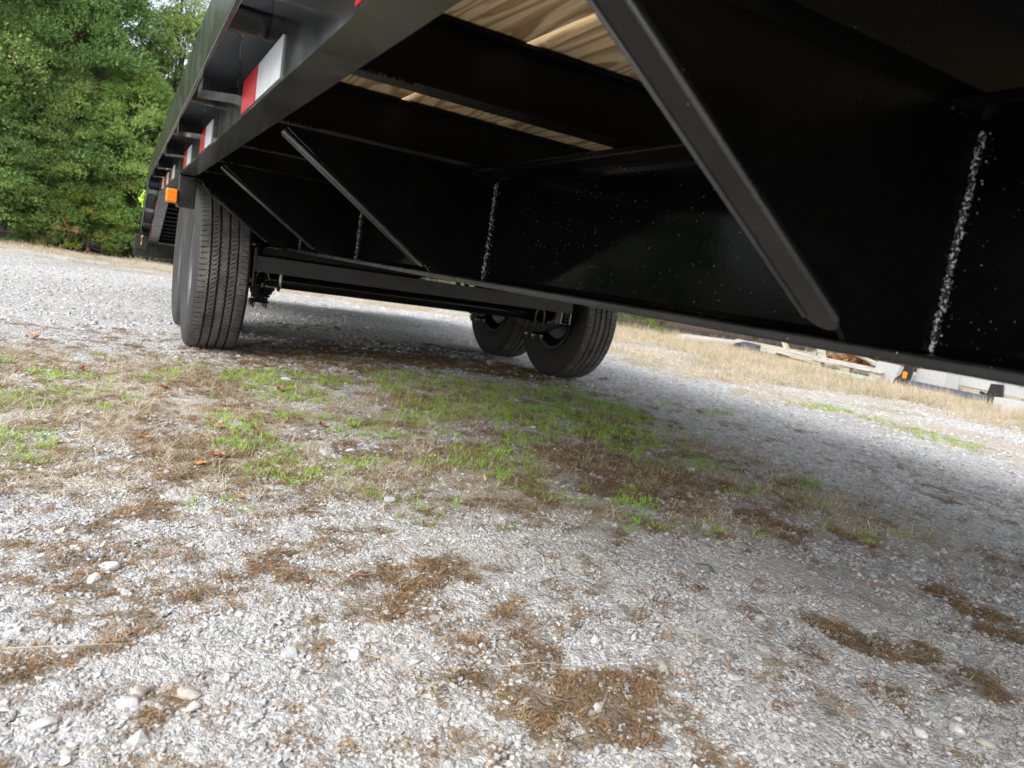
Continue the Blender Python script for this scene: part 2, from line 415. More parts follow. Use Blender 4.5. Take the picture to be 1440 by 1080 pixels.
def ground_mat():
    m, n, l, p = newmat('gravel_ground')
    geo = N(n, "ShaderNodeNewGeometry")
    P = geo.outputs["Position"]
    A = N(n, "ShaderNodeAttribute", attribute_name='mask'); sepA = N(n, "ShaderNodeSeparateColor"); l.new(A.outputs["Color"], sepA.inputs[0])
    B = N(n, "ShaderNodeAttribute", attribute_name='mask2'); sepB = N(n, "ShaderNodeSeparateColor"); l.new(B.outputs["Color"], sepB.inputs[0])
    # pebbles at several sizes
    def peb(scale, lo, hi, rnd=.9):
        v = N(n, "ShaderNodeTexVoronoi"); v.inputs["Scale"].default_value = scale; v.inputs["Randomness"].default_value = rnd
        l.new(P, v.inputs["Vector"])
        s = N(n, "ShaderNodeSeparateColor"); l.new(v.outputs["Color"], s.inputs[0])
        r = ramp(n, [(0, lo), (.5, tuple(.55 * a + .45 * b for a, b in zip(lo, hi))), (1, hi)]); l.new(s.outputs[0], r.inputs[0])
        return v.outputs["Distance"], r.outputs[0]
    d1, c1 = peb(330, (.30, .29, .275), (.56, .55, .53))
    d2, c2 = peb(120, (.31, .30, .285), (.60, .59, .575))
    d3, c3 = peb(38, (.32, .315, .3), (.68, .67, .655))
    sel = N(n, "ShaderNodeTexNoise"); sel.inputs["Scale"].default_value = 60; l.new(P, sel.inputs["Vector"])
    sr = ramp(n, [(.45, g3(0)), (.55, g3(1))]); l.new(sel.outputs[0], sr.inputs[0])
    c = mixc(n, l, sr.outputs[0], c1, c2)
    sel2 = N(n, "ShaderNodeTexNoise"); sel2.inputs["Scale"].default_value = 23; l.new(P, sel2.inputs["Vector"])
    sr2 = ramp(n, [(.5, g3(0)), (.6, g3(1))]); l.new(sel2.outputs[0], sr2.inputs[0])
    c = mixc(n, l, sr2.outputs[0], c, c3)
    # fine dust areas
    dn = N(n, "ShaderNodeTexNoise"); dn.inputs["Scale"].default_value = 420; dn.inputs["Detail"].default_value = 5; l.new(P, dn.inputs["Vector"])
    dr = ramp(n, [(.25, (.36, .34, .31)), (.75, (.60, .58, .54))]); l.new(dn.outputs[0], dr.inputs[0])
    c = mixc(n, l, math_(n, l, 'MULTIPLY', sepB.outputs[0], .75), c, dr.outputs[0])
    # large tone variation
    bn = N(n, "ShaderNodeTexNoise"); bn.inputs["Scale"].default_value = .9; bn.inputs["Detail"].default_value = 6; l.new(P, bn.inputs["Vector"])
    br = ramp(n, [(.3, g3(.82)), (.7, g3(1.12))]); l.new(bn.outputs[0], br.inputs[0])
    c = mixc(n, l, 1.0, c, br.outputs[0], 'MULTIPLY')
    # soil / litter
    fn = N(n, "ShaderNodeTexNoise"); fn.inputs["Scale"].default_value = 140; fn.inputs["Detail"].default_value = 8; fn.inputs["Roughness"].default_value = .75; l.new(P, fn.inputs["Vector"])
    def brk(mask, k):
        a = math_(n, l, 'MULTIPLY_ADD', fn.outputs[0], 1.6, -.8)
        a = math_(n, l, 'ADD', mask, math_(n, l, 'MULTIPLY', a, k))
        r = ramp(n, [(.3, g3(0)), (.6, g3(1))]); l.new(a, r.inputs[0]); return r.outputs[0]
    soil = ramp(n, [(.25, (.055, .04, .027)), (.5, (.14, .085, .045)), (.75, (.24, .18, .12))]); l.new(fn.outputs[0], soil.inputs[0])
    c = mixc(n, l, math_(n, l, 'MULTIPLY', brk(sepA.outputs[0], .7), .75), c, soil.outputs[0])
    straw = ramp(n, [(.25, (.22, .16, .10)), (.5, (.44, .36, .26)), (.75, (.60, .54, .44))]); l.new(fn.outputs[0], straw.inputs[0])
    c = mixc(n, l, math_(n, l, 'MULTIPLY', brk(sepA.outputs[2], .8), .6), c, straw.outputs[0])
    grn = ramp(n, [(.25, (.05, .07, .015)), (.6, (.15, .20, .05)), (.8, (.30, .28, .15))]); l.new(fn.outputs[0], grn.inputs[0])
    c = mixc(n, l, math_(n, l, 'MULTIPLY', brk(sepA.outputs[1], .7), .4), c, grn.outputs[0])
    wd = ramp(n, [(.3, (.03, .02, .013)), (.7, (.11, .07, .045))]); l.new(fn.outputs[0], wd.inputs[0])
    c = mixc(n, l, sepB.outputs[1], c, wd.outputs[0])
    l.new(c, p.inputs["Base Color"]); p.inputs["Roughness"].default_value = .95; p.inputs["Specular IOR Level"].default_value = .15
    inv = math_(n, l, 'SUBTRACT', 1.0, d1)
    h = math_(n, l, 'MULTIPLY_ADD', math_(n, l, 'SUBTRACT', 1.0, d2), 1.6, inv)
    h = math_(n, l, 'MULTIPLY_ADD', math_(n, l, 'SUBTRACT', 1.0, d3), 2.5, h)
    h = math_(n, l, 'MULTIPLY_ADD', fn.outputs[0], 1.0, h)
    l.new(bump(n, l, h, .75, .004), p.inputs["Normal"])
    return m
MAT['ground'] = ground_mat()

def stone_mat():
    m, n, l, p = newmat('limestone_chips')
    oi = N(n, "ShaderNodeObjectInfo"); geo = N(n, "ShaderNodeNewGeometry")
    r = ramp(n, [(0, (.27, .265, .26)), (.10, (.36, .36, .36)), (.35, (.43, .433, .44)), (.6, (.495, .495, .495)), (.8, (.56, .555, .545)), (.9, (.46, .425, .37)), (.96, (.38, .33, .27)), (1, (.62, .61, .59))])
    l.new(oi.outputs["Random"], r.inputs[0])
    t = N(n, "ShaderNodeTexNoise"); t.inputs["Scale"].default_value = 160; t.inputs["Detail"].default_value = 6; l.new(geo.outputs["Position"], t.inputs["Vector"])
    r2 = ramp(n, [(.3, g3(.78)), (.7, g3(1.1))]); l.new(t.outputs[0], r2.inputs[0])
    c = mixc(n, l, 1.0, r.outputs[0], r2.outputs[0], 'MULTIPLY')
    # dirt film where soil lies between the stones
    b = N(n, "ShaderNodeTexNoise"); b.inputs["Scale"].default_value = 4; b.inputs["Detail"].default_value = 6; l.new(geo.outputs["Position"], b.inputs["Vector"])
    rb = ramp(n, [(.44, g3(.03)), (.70, g3(.5))]); l.new(b.outputs[0], rb.inputs[0])
    c = mixc(n, l, rb.outputs[0], c, (.40, .37, .315))
    l.new(c, p.inputs["Base Color"]); p.inputs["Roughness"].default_value = .85; p.inputs["Specular IOR Level"].default_value = .25
    l.new(bump(n, l, t.outputs[0], .5, .0015), p.inputs["Normal"])
    return m
MAT['stone'] = stone_mat()

def blade_mat(name, stops, trans=.3, rough=.6):
    m, n, l, p = newmat(name)
    oi = N(n, "ShaderNodeObjectInfo"); geo = N(n, "ShaderNodeNewGeometry")
    r = ramp(n, stops)
    at = N(n, "ShaderNodeAttribute", attribute_name='tint')
    v = math_(n, l, 'FRACT', math_(n, l, 'ADD', oi.outputs["Random"], at.outputs["Fac"]))
    l.new(v, r.inputs[0])
    t = N(n, "ShaderNodeTexNoise"); t.inputs["Scale"].default_value = 1.2; t.inputs["Detail"].default_value = 3; l.new(geo.outputs["Position"], t.inputs["Vector"])
    r2 = ramp(n, [(.3, (.8, .85, .8)), (.7, (1.15, 1.1, 1.1))]); l.new(t.outputs[0], r2.inputs[0])
    c = mixc(n, l, 1.0, r.outputs[0], r2.outputs[0], 'MULTIPLY')
    l.new(c, p.inputs["Base Color"]); p.inputs["Roughness"].default_value = rough; p.inputs["Specular IOR Level"].default_value = .3
    if trans:
        tr = N(n, "ShaderNodeBsdfTranslucent"); l.new(c, tr.inputs["Color"])
        ms = N(n, "ShaderNodeMixShader"); ms.inputs[0].default_value = trans
        l.new(p.outputs[0], ms.inputs[1]); l.new(tr.outputs[0], ms.inputs[2])
        l.new(ms.outputs[0], n["Material Output"].inputs["Surface"])
    return m
MAT['grass'] = blade_mat('short_grass', [(0, (.24, .40, .05)), (.3, (.32, .54, .07)), (.6, (.42, .60, .12)), (.8, (.38, .44, .16)), (.9, (.48, .42, .24)), (1, (.18, .28, .06))], .35)
MAT['straw'] = blade_mat('dry_grass', [(0, (.64, .55, .41)), (.3, (.52, .42, .30)), (.55, (.74, .66, .52)), (.75, (.38, .26, .17)), (.9, (.46, .44, .24)), (1, (.70, .64, .52))], .35)
MAT['moss'] = blade_mat('brown_litter', [(0, (.30, .175, .09)), (.25, (.20, .125, .07)), (.5, (.38, .235, .125)), (.7, (.10, .065, .045)), (.85, (.24, .20, .09)), (1, (.44, .31, .18))], .1, .85)
MAT['leaf_a'] = blade_mat('evergreen_needles', [(0, (.12, .20, .06)), (.3, (.19, .30, .08)), (.6, (.26, .40, .10)), (.85, (.34, .45, .13)), (1, (.40, .40, .15))], .35, .55)
MAT['leaf_b'] = blade_mat('bluish_evergreen_needles', [(0, (.10, .18, .06)), (.4, (.16, .27, .08)), (.8, (.23, .36, .10)), (1, (.32, .39, .13))], .35, .55)
MAT['leaf_c'] = blade_mat('bright_shrub_leaves', [(0, (.07, .16, .03)), (.4, (.11, .22, .04)), (.7, (.17, .27, .05)), (.9, (.38, .34, .06)), (1, (.1, .2, .04))], .4, .5)
MAT['leaf_dead'] = blade_mat('dead_orange_leaves', [(0, (.36, .17, .08)), (.5, (.24, .12, .06)), (1, (.42, .24, .12))], .25, .6)
MAT['bark'] = simple('tree_bark', (.10, .075, .055), .9, 0, .8, 25, .4)
MAT['concrete'] = simple('concrete_block', (.38, .38, .375), .9, 0, .5, 60, .12)
MAT['blue_steel'] = simple('blue_grey_steel', (.09, .10, .14), .45, .2, .2, 20)
MAT['black_junk'] = simple('black_flaking_steel', (.02, .02, .022), .35, .1, .6, 30, .4)
MAT['green_plank'] = simple('green_painted_plank', (.30, .42, .33), .8, 0, .3, 30, .2)
MAT['bluestone'] = simple('blue_plastic', (.035, .04, .06), .5, 0, .3, 12, .3)

# ================================================================== GROUND
def lines(dense0, dense1, step, far, g=1.07):
    a = list(np.arange(dense0, dense1 + 1e-6, step)); s = step
    while a[-1] < far: s *= g; a.append(a[-1] + s)
    s = step
    while a[0] > -far: s *= g; a.insert(0, a[0] - s)
    return np.array(a)
gx = lines(-.8, 3.4, .022, 900); gy = lines(.1, 4.0, .022, 900)
GX, GY = np.meshgrid(gx, gy, indexing='ij')
fx_, fy_ = GX.ravel(), GY.ravel()
gzv = gz(fx_, fy_)
gzv = gzv + .006 * np.random.default_rng(5).normal(size=gzv.size) * (np.hypot(fx_, fy_) < 6) * .4
nxn, nyn = len(gx), len(gy)
I = np.arange(nxn * nyn).reshape(nxn, nyn)
gf = np.stack([I[:-1, :-1], I[1:, :-1], I[1:, 1:], I[:-1, 1:]], -1).reshape(-1, 4)
me = bpy.data.meshes.new('ground')
me.vertices.add(len(fx_)); me.vertices.foreach_set('co', np.stack([fx_, fy_, gzv], 1).astype(np.float32).ravel())
me.loops.add(gf.size); me.loops.foreach_set('vertex_index', gf.ravel().astype(np.int32))
me.polygons.add(len(gf)); me.polygons.foreach_set('loop_start', (np.arange(len(gf)) * 4).astype(np.int32))
me.update(calc_edges=True)
mb_, mg_, ms_, md_, mw_ = masks(fx_, fy_)
for nm, cols in (('mask', (mb_, mg_, ms_)), ('mask2', (md_, mw_, 0 * md_))):
    at = me.color_attributes.new(nm, 'FLOAT_COLOR', 'POINT')
    at.data.foreach_set('color', np.stack([*cols, np.ones_like(md_)], 1).astype(np.float32).ravel())
me.materials.append(MAT['ground'])
me.polygons.foreach_set('use_smooth', [True] * len(me.polygons))
ground = link('ground', me, kind='structure')

# ------------------------------------------------------------------ scatter (geometry nodes, only for what nobody could count)
def scatter(name, pts, rot, scl, idx, protos, label, cat):
    col = bpy.data.collections.new(name + '_pieces')
    for i, pm in enumerate(protos):
        o = bpy.data.objects.new('%s_piece_%02d' % (name, i), pm); col.objects.link(o)
    me = bpy.data.meshes.new(name)
    n = len(pts)
    me.vertices.add(n); me.vertices.foreach_set('co', np.asarray(pts, np.float32).ravel())
    a = me.attributes.new('rot', 'FLOAT_VECTOR', 'POINT'); a.data.foreach_set('vector', np.asarray(rot, np.float32).ravel())
    a = me.attributes.new('scl', 'FLOAT_VECTOR', 'POINT'); a.data.foreach_set('vector', np.asarray(scl, np.float32).ravel())
    a = me.attributes.new('idx', 'INT', 'POINT'); a.data.foreach_set('value', np.asarray(idx, np.int32))
    ng = bpy.data.node_groups.new(name, 'GeometryNodeTree')
    ng.interface.new_socket('Geometry', in_out='INPUT', socket_type='NodeSocketGeometry')
    ng.interface.new_socket('Geometry', in_out='OUTPUT', socket_type='NodeSocketGeometry')
    nn, ll = ng.nodes, ng.links
    gi = nn.new('NodeGroupInput'); go = nn.new('NodeGroupOutput')
    ci = nn.new('GeometryNodeCollectionInfo'); ci.inputs[0].default_value = col
    ci.inputs['Separate Children'].default_value = True; ci.inputs['Reset Children'].default_value = True
    ip = nn.new('GeometryNodeInstanceOnPoints')
    def attr(nm, t):
        x = nn.new('GeometryNodeInputNamedAttribute'); x.data_type = t; x.inputs['Name'].default_value = nm; return x.outputs[0]
    ll.new(gi.outputs[0], ip.inputs['Points']); ll.new(ci.outputs[0], ip.inputs['Instance'])
    ip.inputs['Pick Instance'].default_value = True
    ll.new(attr('idx', 'INT'), ip.inputs['Instance Index'])
    ll.new(attr('rot', 'FLOAT_VECTOR'), ip.inputs['Rotation'])
    ll.new(attr('scl', 'FLOAT_VECTOR'), ip.inputs['Scale'])
    ll.new(ip.outputs[0], go.inputs[0])
    o = link(name, me, kind='stuff')
    md = o.modifiers.new('scatter', 'NODES'); md.node_group = ng
    tag(o, label, cat)
    return o

def in_view(x, y, margin=14, near=.35):
    """the piece of ground that this camera, and one a step to its side, could see"""
    th = np.degrees(np.arctan2(x, y))
    r = np.hypot(x, y)
    return (r > near) & (th > -12 - margin) & (th < 71 + margin)

def stone_proto(seed, flat=.62):
    r = random.Random(seed); bm = bmesh.new()
    for i in range(13):
        v = Vector((r.gauss(0, 1), r.gauss(0, 1), r.gauss(0, 1))).normalized() * r.uniform(.42, .58)
        bm.verts.new((v.x * r.uniform(.85, 1.25), v.y, v.z * flat))
    res = bmesh.ops.convex_hull(bm, input=bm.verts[:])
    bmesh.ops.delete(bm, geom=list({g for g in res['geom_interior'] + res['geom_unused'] if isinstance(g, bmesh.types.BMVert)}), context='VERTS')
    me = bpy.data.meshes.new('stone_shape_%d' % seed); bm.to_mesh(me); bm.free()
    me.materials.append(MAT['stone']); return me
stones = [stone_proto(100 + i, .58 + .05 * (i % 6)) for i in range(14)]

def area_pts(n, x0, x1, y0, y1, cond):
    x = rng.uniform(x0, x1, n); y = rng.uniform(y0, y1, n)
    k = cond(x, y); return x[k], y[k]
PX, PY, PS = [], [], []
def add_gravel(dens, x0, x1, y0, y1, smin, smax, r0, r1, pw=2.2):
    n = int(dens * (x1 - x0) * (y1 - y0))
    x, y = area_pts(n, x0, x1, y0, y1, lambda x, y: in_view(x, y) & (np.hypot(x, y) >= r0) & (np.hypot(x, y) < r1))
    b, g, s, d, w = masks(x, y)
    pr = (1 - .72 * b) * (1 - .55 * g) * (1 - .55 * s) * (1 - .70 * d) * (.55 + .9 * fbm(x, y, 7, 3, 50))
    k = (rng.random(x.size) < pr) & (w < .5)
    x, y = x[k], y[k]
    PX.append(x); PY.append(y); PS.append(smin + (smax - smin) * rng.random(x.size) ** pw)
add_gravel(42000, -.9, 2.4, .1, 2.0, .004, .0105, 0, 1.75, 2.0)
add_gravel(900, -.9, 2.6, .1, 2.3, .010, .019, 0, 2.3, 2.2)
add_gravel(35, -.9, 3.6, .1, 3.6, .022, .034, 0, 3.6, 1.8)
add_gravel(9500, -1.4, 4.4, .2, 4.2, .006, .015, 1.75, 4.0, 2.4)
add_gravel(900, -3.0, 9, .8, 9, .012, .032, 4.0, 9.0, 2.2)
px_, py_, ps_ = map(np.concatenate, (PX, PY, PS))
n_ = px_.size
sc_ = np.stack([ps_ * rng.uniform(.8, 1.35, n_), ps_ * rng.uniform(.7, 1.1, n_), ps_ * rng.uniform(.65, 1.1, n_)], 1)
rt_ = np.stack([rng.normal(0, .25, n_), rng.normal(0, .25, n_), rng.uniform(0, 2 * pi, n_)], 1)
scatter('gravel', np.stack([px_, py_, gz(px_, py_) + ps_ * rng.uniform(-.24, .1, n_)], 1), rt_, sc_, rng.integers(0, len(stones), n_), stones,
        'loose white and grey limestone gravel covering the lot', 'gravel')
print('gravel', n_)

def ribbon_proto(name, mat, n, rad, lmin, lmax, w, up, seed, segs=2, curl=.6, lie=False):
    r = random.Random(seed); V = []; F = []; T = []
    for i in range(n):
        a = r.uniform(0, 2 * pi); d = rad * math.sqrt(r.random())
        p = Vector((d * cos(a), d * sin(a), 0 if not lie else r.uniform(0, .4) * lmin * .3))
        az = r.uniform(0, 2 * pi); el = r.gauss(up, .28) if not lie else r.gauss(.08, .16)
        el = max(-.1, min(1.5, el))
        dr = Vector((cos(az) * cos(el), sin(az) * cos(el), sin(el))); L = r.uniform(lmin, lmax)
        side = dr.cross(Vector((0, 0, 1))); side = side.normalized() if side.length > .05 else Vector((1, 0, 0))
        t = r.random() * .35; base = len(V)
        for k in range(segs + 1):
            ww = w * (1 - .85 * k / segs) / 2 * r.uniform(.8, 1.2)
            V += [p - side * ww, p + side * ww]; T += [t, t]
            dr = (dr + Vector((r.gauss(0, curl * .3), r.gauss(0, curl * .3), -curl * (.35 if not lie else 0) * r.random()))).normalized()
            p = p + dr * (L / segs)
            if lie: p.z = max(p.z, .0005)
        for k in range(segs):
            b = base + 2 * k; F.append((b, b + 1, b + 3, b + 2))
    me = bpy.data.meshes.new(name); me.from_pydata([tuple(v) for v in V], [], F); me.update()
    at = me.attributes.new('tint', 'FLOAT', 'POINT'); at.data.foreach_set('value', T)
    me.materials.append(mat); return me

# brown curled litter
mossp = [ribbon_proto('litter_tuft_%d' % i, MAT['moss'], 24, .018, .005, .017, .0018, .12, 300 + i, 2, 1.1) for i in range(6)]
def sc_mask(n, x0, x1, y0, y1, key, thr, cond=None):
    x, y = area_pts(n, x0, x1, y0, y1, lambda x, y: in_view(x, y))
    mk = dict(zip('bgsdw', masks(x, y)))
    v = mk[key] * (mk['w'] < .5 if key != 'w' else 1)
    k = rng.random(x.size) < np.clip((v - thr) / (1 - thr), 0, 1)
    if cond is not None: k &= cond(x, y)
    return x[k], y[k]
def do_scatter(name, x, y, smin, smax, protos, label, cat, tilt=.15, sink=0.0, pw=1.5):
    n = x.size
    s = smin + (smax - smin) * rng.random(n) ** pw
    rot = np.stack([rng.normal(0, tilt, n), rng.normal(0, tilt, n), rng.uniform(0, 2 * pi, n)], 1)
    print(name, n)
    return scatter(name, np.stack([x, y, gz(x, y) + sink], 1), rot, np.stack([s, s, s], 1), rng.integers(0, len(protos), n), protos, label, cat)
bx, by = sc_mask(170000, -.9, 3.4, .2, 4.2, 'b', .06)
do_scatter('brown_litter', bx, by, .5, 1.25, mossp, 'brown curled moss and needle litter lying in patches on the gravel', 'litter', .25, .002)
# short green grass
gp = [ribbon_proto('grass_tuft_%d' % i, MAT['grass'], 18, .016,   .008, .022, .0026, .9, 400 + i, 2, .6) for i in range(6)]
ax, ay = sc_mask(110000, -1.2, 4.6, .6, 5.2, 'g', .05)
do_scatter('green_grass', ax, ay, .5, 1.3, gp, 'thin bright green grass sprouting through the gravel', 'grass', .2)
# dry lying grass near the camera and a low dry sward beyond
sp = [ribbon_proto('dry_tuft_%d' % i, MAT['straw'], 14, .02, .015, .055, .0016, .45, 500 + i, 3, .9) for i in range(6)]
ax, ay = sc_mask(36000, -1.4, 4.6, .4, 6.0, 's', .10)
do_scatter('dry_grass', ax, ay, .6, 1.3, sp, 'thin dry straw coloured grass lying over the gravel beside the wheels', 'grass', .2)
sl = [ribbon_proto('straw_bits_%d' % i, MAT['straw'], 2, .02, .02, .09, .0013, .0, 540 + i, 4, .25, True) for i in range(6)]
x, y = area_pts(2600, -.8, 3.2, .3, 3.6, in_view)
do_scatter('straw_bits', x, y, .5, 1.1, sl, 'single dry grass stems strewn over the gravel', 'straw', .05, .008)
x, y = sc_mask(60000, -4, 14, 4.2, 13.5, 's', .08, lambda x, y: (x > 3.2) | (y > 7))
sp2 = [ribbon_proto('sward_tuft_%d' % i, MAT['straw'], 18, .07, .03, .10, .004, .5, 520 + i, 2, .8) for i in range(5)]
do_scatter('low_dry_sward', x, y, .5, 1.3, sp2, 'low trampled dry grass on the gravel lot behind the trailer', 'grass', .2)
x, y = area_pts(30000, 4.8, 14, 1.5, 12.5, in_view)
dn_ = sst(5.5, 6.9, x + .9 * (fbm(x, y, 1.3, 3, 21) - .5)) * (.25 + .75 * sst(.42, .6, fbm(x, y, 2.2, 3, 66))) * (1 - .55 * sst(8.3, 8.8, x)) * (1 - .9 * sst(9.2, 10.3, x))
k = rng.random(x.size) < dn_ * .85
x, y = x[k], y[k]
tall = [ribbon_proto('tall_tuft_%d' % i, MAT['straw'], 20, .06, .09, .24, .0045, 1.0, 560 + i, 3, .7) for i in range(6)]
do_scatter('tall_dry_grass', x, y, .35, .85, tall, 'taller tan dry grass growing in front of the scrap pile', 'grass', .18)

# ================================================================== THE TRAILER
CX = 1.42
def mir(x): return 2 * CX - x
T = thing('flatbed_trailer', 'black flatbed trailer with pine deck boards, seen from below on four tyres', 'trailer', (CX, 3.0, 0))
Y0, Y1 = -.16, 5.45            # flat deck; unseen front end cut short to let light under, rear meets beavertail
WEBX = .70
# side rails: channel with the flanges turned inwards
def rail_mb(sx):
    t = .007
    def X(x): return x if sx > 0 else mir(x)
    poly = [(.172, .770), (.229, .770), (.229, .776), (.180, .780), (.179, .940), (.229, .944), (.229, .950), (.172, .950)]
    poly = [(X(a), b) for a, b in poly]
    if sx < 0: poly = poly[::-1]
    return MB().prism(poly, 'y', Y0, Y1)
for s in (1, -1): rail_mb(s).obj('side_rail', MAT['paint_rail'], T)
for s in (1, -1):
    x0, x1 = (.1, .109) if s > 0 else (mir(.109), mir(.1))
    MB().bbox(x0, x1, Y0, Y1 + .02, .845, .945, .002).obj('rub_rail', MAT['rub'], T)
# stake pockets: folded steel boxes between rub rail and side rail
pk = MB()
for ya_ in (-.055, .048):
    pk.prism([(-.0315, -.072), (.0315, -.066), (.0315, .052), (-.0315, .052)], 'y', ya_, ya_ + .007)
pk.bbox(-.0315, -.0255, -.048, .048, -.070, .052, .001).bbox(.0255, .0315, -.048, .048, -.061, .052, .001)
pk.prism([(-.0315, -.0725), (.0315, -.0665), (.0315, -.060), (-.0315, -.066)], 'y', -.0545, .0545)
pkm = pk.mesh('stake_pocket', MAT['paint'])
def bead_pts(p0, p1, n, jit):
    r = random.Random(n); return [Vector(p0).lerp(Vector(p1), (i + r.uniform(-.2, .2)) / n) + Vector((r.gauss(0, jit), r.gauss(0, jit), 0)) for i in range(n + 1)]
def weld_mb(p0, p1, r=.005, step=.006, seed=1, spat=1.0):
    rr = random.Random(seed); p0, p1 = Vector(p0), Vector(p1); L = (p1 - p0).length; n = max(3, int(L / step)); mb = MB()
    def blob(c, a, b):
        V = []; bm = bmesh.new(); bmesh.ops.create_icosphere(bm, subdivisions=1, radius=1)
        for v in bm.verts: V.append((c.x + v.co.x * a, c.y + v.co.y * b, c.z + v.co.z * a))
        bm.verts.index_update(); mb.add(V, [[v.index for v in f.verts] for f in bm.faces]); bm.free()
    for i in range(n + 1):
        blob(p0.lerp(p1, i / n) + Vector((rr.gauss(0, r * .25), rr.gauss(0, r * .2), 0)), r * rr.uniform(.7, 1.25), r * rr.uniform(.7, 1.1))
    for i in range(int(n * spat)):
        q = p0.lerp(p1, rr.random()); blob(q + Vector((0, rr.gauss(0, r * 2.2), rr.gauss(0, r * .5))), r * .22, r * .22)
    return mb
pocket_y = [.10, .86, 1.63, 2.37, 3.13, 3.92, 4.66, 5.34]
for s in (1, -1):
    for i, y in enumerate(pocket_y):
        x = .1405 if s > 0 else mir(.1405)
        p = link('stake_pocket', pkm, T, (x, y, .893))
        if s > 0:
            w = weld_mb((.1715, y - .056, .838), (.1715, y - .056, .938), .0028, .0035, i, .5)
            o = mesh_obj('weld_bead', w.v, w.f, MAT['paint'], None, True); o.parent = p; o.location = -WL[p]
        if i < 7:
            yy = (y + pocket_y[i + 1]) / 2
            MB().tube([(min(x - .031, x + .031), yy, .893), (max(x - .031, x + .031), yy, .893)], .034, 24).obj('pipe_spool', MAT['paint'], T)
for o in [o for o in scene.objects if o.name.startswith('pipe_spool')]: smooth_angle(o, 50)
# reflective tape
for a, b, c in ((.535, .705, .34), (1.30, 1.475, 1.085), (2.20, 2.37, 2.03), (2.90, 3.06, 2.72), (3.86, 4.02, 3.69), (4.42, 4.58, 4.25), (4.96, 5.12, 4.8)):
    MB().box(.1702, .1716, a, b, .776, .834).obj('red_tape', MAT['red'], T)
    MB().box(.1702, .1716, c, a - .0004, .776, .834).obj('white_tape', MAT['white'], T)

# longitudinal I-beams
for xw, s in ((WEBX, 1), (mir(WEBX), -1)):
    MB().box(xw - .003, xw + .003, Y0 - .7, Y1, .5405, .7605).obj('beam_web', MAT['paint_web'], T)
    prof = []
    for zc, nm, mt in ((.5345, 'beam_bottom_flange', 'edge'), (.7655, 'beam_top_flange', 'paint_dark')):
        MB().bbox(xw - .062, xw + .062, Y0 - .7, Y1, zc - .006, zc + .006, .0028).obj(nm, MAT[mt], T)
    # root fillets
    for d in (-1, 1):
        pts = []
        for zz, q in ((.5405, 1), (.7595, -1)):
            poly = [(xw + d * .003, zz), (xw + d * .014, zz), (xw + d * .006, zz + q * .004), (xw + d * .003, zz + q * .011)]
            if d * q < 0: poly = poly[::-1]
            MB().prism(poly, 'y', Y0, Y1).obj('web_fillet', MAT['paint_web'], T)

# crossmembers: channels on top of the beams, and the gussets under every second one
cm_y = [.424 + .51 * k for k in range(-1, 10)]
cm = MB().prism([(-.024, 0), (.024, 0), (.024, .005), (.003, .007), (.003, .083), (.024, .085), (.024, .09), (-.024, .09), (-.024, .085), (-.003, .083), (-.003, .007), (-.024, .005)], 'x', .231 - CX, mir(.231) - CX)
# prism along x takes (y, z)
cmm = cm.mesh('crossmember', MAT['paint_dark'])
for y in cm_y: link('crossmember', cmm, T, (CX, y, .7765))
for y in cm_y:   # seams where crossmembers meet the near rail
    w = weld_mb((.232, y - .026, .7745), (.30, y - .026, .7745), .003, .006, int(y * 100) + 400, .6)
    mesh_obj('weld_bead', w.v, w.f, MAT['paint_dull'], T, True)
gy_ = [.42, 1.44, 2.46, 3.40, 4.1, 5.1]
for y in gy_:
    for s in (1, -1):
        def X(x): return x if s > 0 else mir(x)
        poly = [(X(.25), .768), (X(.637), .768), (X(.637), .7585), (X(.6965), .7585), (X(.6965), .543), (X(.568), .543), (X(.555), .556)]
        if s < 0: poly = poly[::-1]
        g = MB().prism(poly, 'y', y, y + .006).obj('gusset_plate', MAT['paint_dull'], T)
        # folded edge of the gusset
        a = Vector((X(.246), 0, .764)); b = Vector((X(.556), 0, .5545)); d = (b - a).normalized(); nn = Vector((-d.z * -1, 0, d.x * -1))
        nrm = Vector((d.z, 0, -d.x)) if s > 0 else Vector((-d.z, 0, d.x))
        if nrm.z > 0: nrm = -nrm
        tp = .006
        V = []
        for k in range(9):           # rounded foot
            ang = pi * k / 8
            V.append((sin(ang), -cos(ang)))
        # outline in (u along d, y)
        w0, w1 = y - .010, y + .024
        L = (b - a).length
        rad = (w1 - w0) / 2
        out = [(0, w0)] + [(L - rad + rad * q[0], (w0 + w1) / 2 + rad * q[1]) for q in V] + [(0, w1)]
        top = [a + d * u + Vector((0, yy, 0)) for u, yy in out]; bot = [v + nrm * tp for v in top]
        n = len(out)
        mb = MB().add(top + bot, [tuple(range(n)), tuple(range(2 * n - 1, n - 1, -1))] + [(i, (i + 1) % n, (i + 1) % n + n, i + n) for i in range(n)])
        # raised lips along both sides
        lp = MB()
        for yy in (w0, w1):
            lp.tube([a + d * .004 + nrm * tp + Vector((0, yy, 0)), a + d * (L - rad) + nrm * tp + Vector((0, yy, 0))], .0024, 6)
        o = mb.obj('gusset_flange', MAT['brace'], T)
        lq = mesh_obj('flange_lip', lp.v, lp.f, MAT['lip'], None, True); lq.parent = o
        if s > 0:
            w = weld_mb((.695, y - .002, .546), (.695, y - .002, .752), .0045, .0032, int(y * 50) + 9, 1.6)
            o = mesh_obj('weld_bead', w.v, w.f, MAT['weld'], g, True); o.location = -WL[T] * 0
            w = weld_mb((.640, y - .003, .7625), (.696, y - .003, .7625), .0045, .005, int(y * 50) + 11, 2.0)
            o = mesh_obj('weld_bead', w.v, w.f, MAT['paint'], g, True)
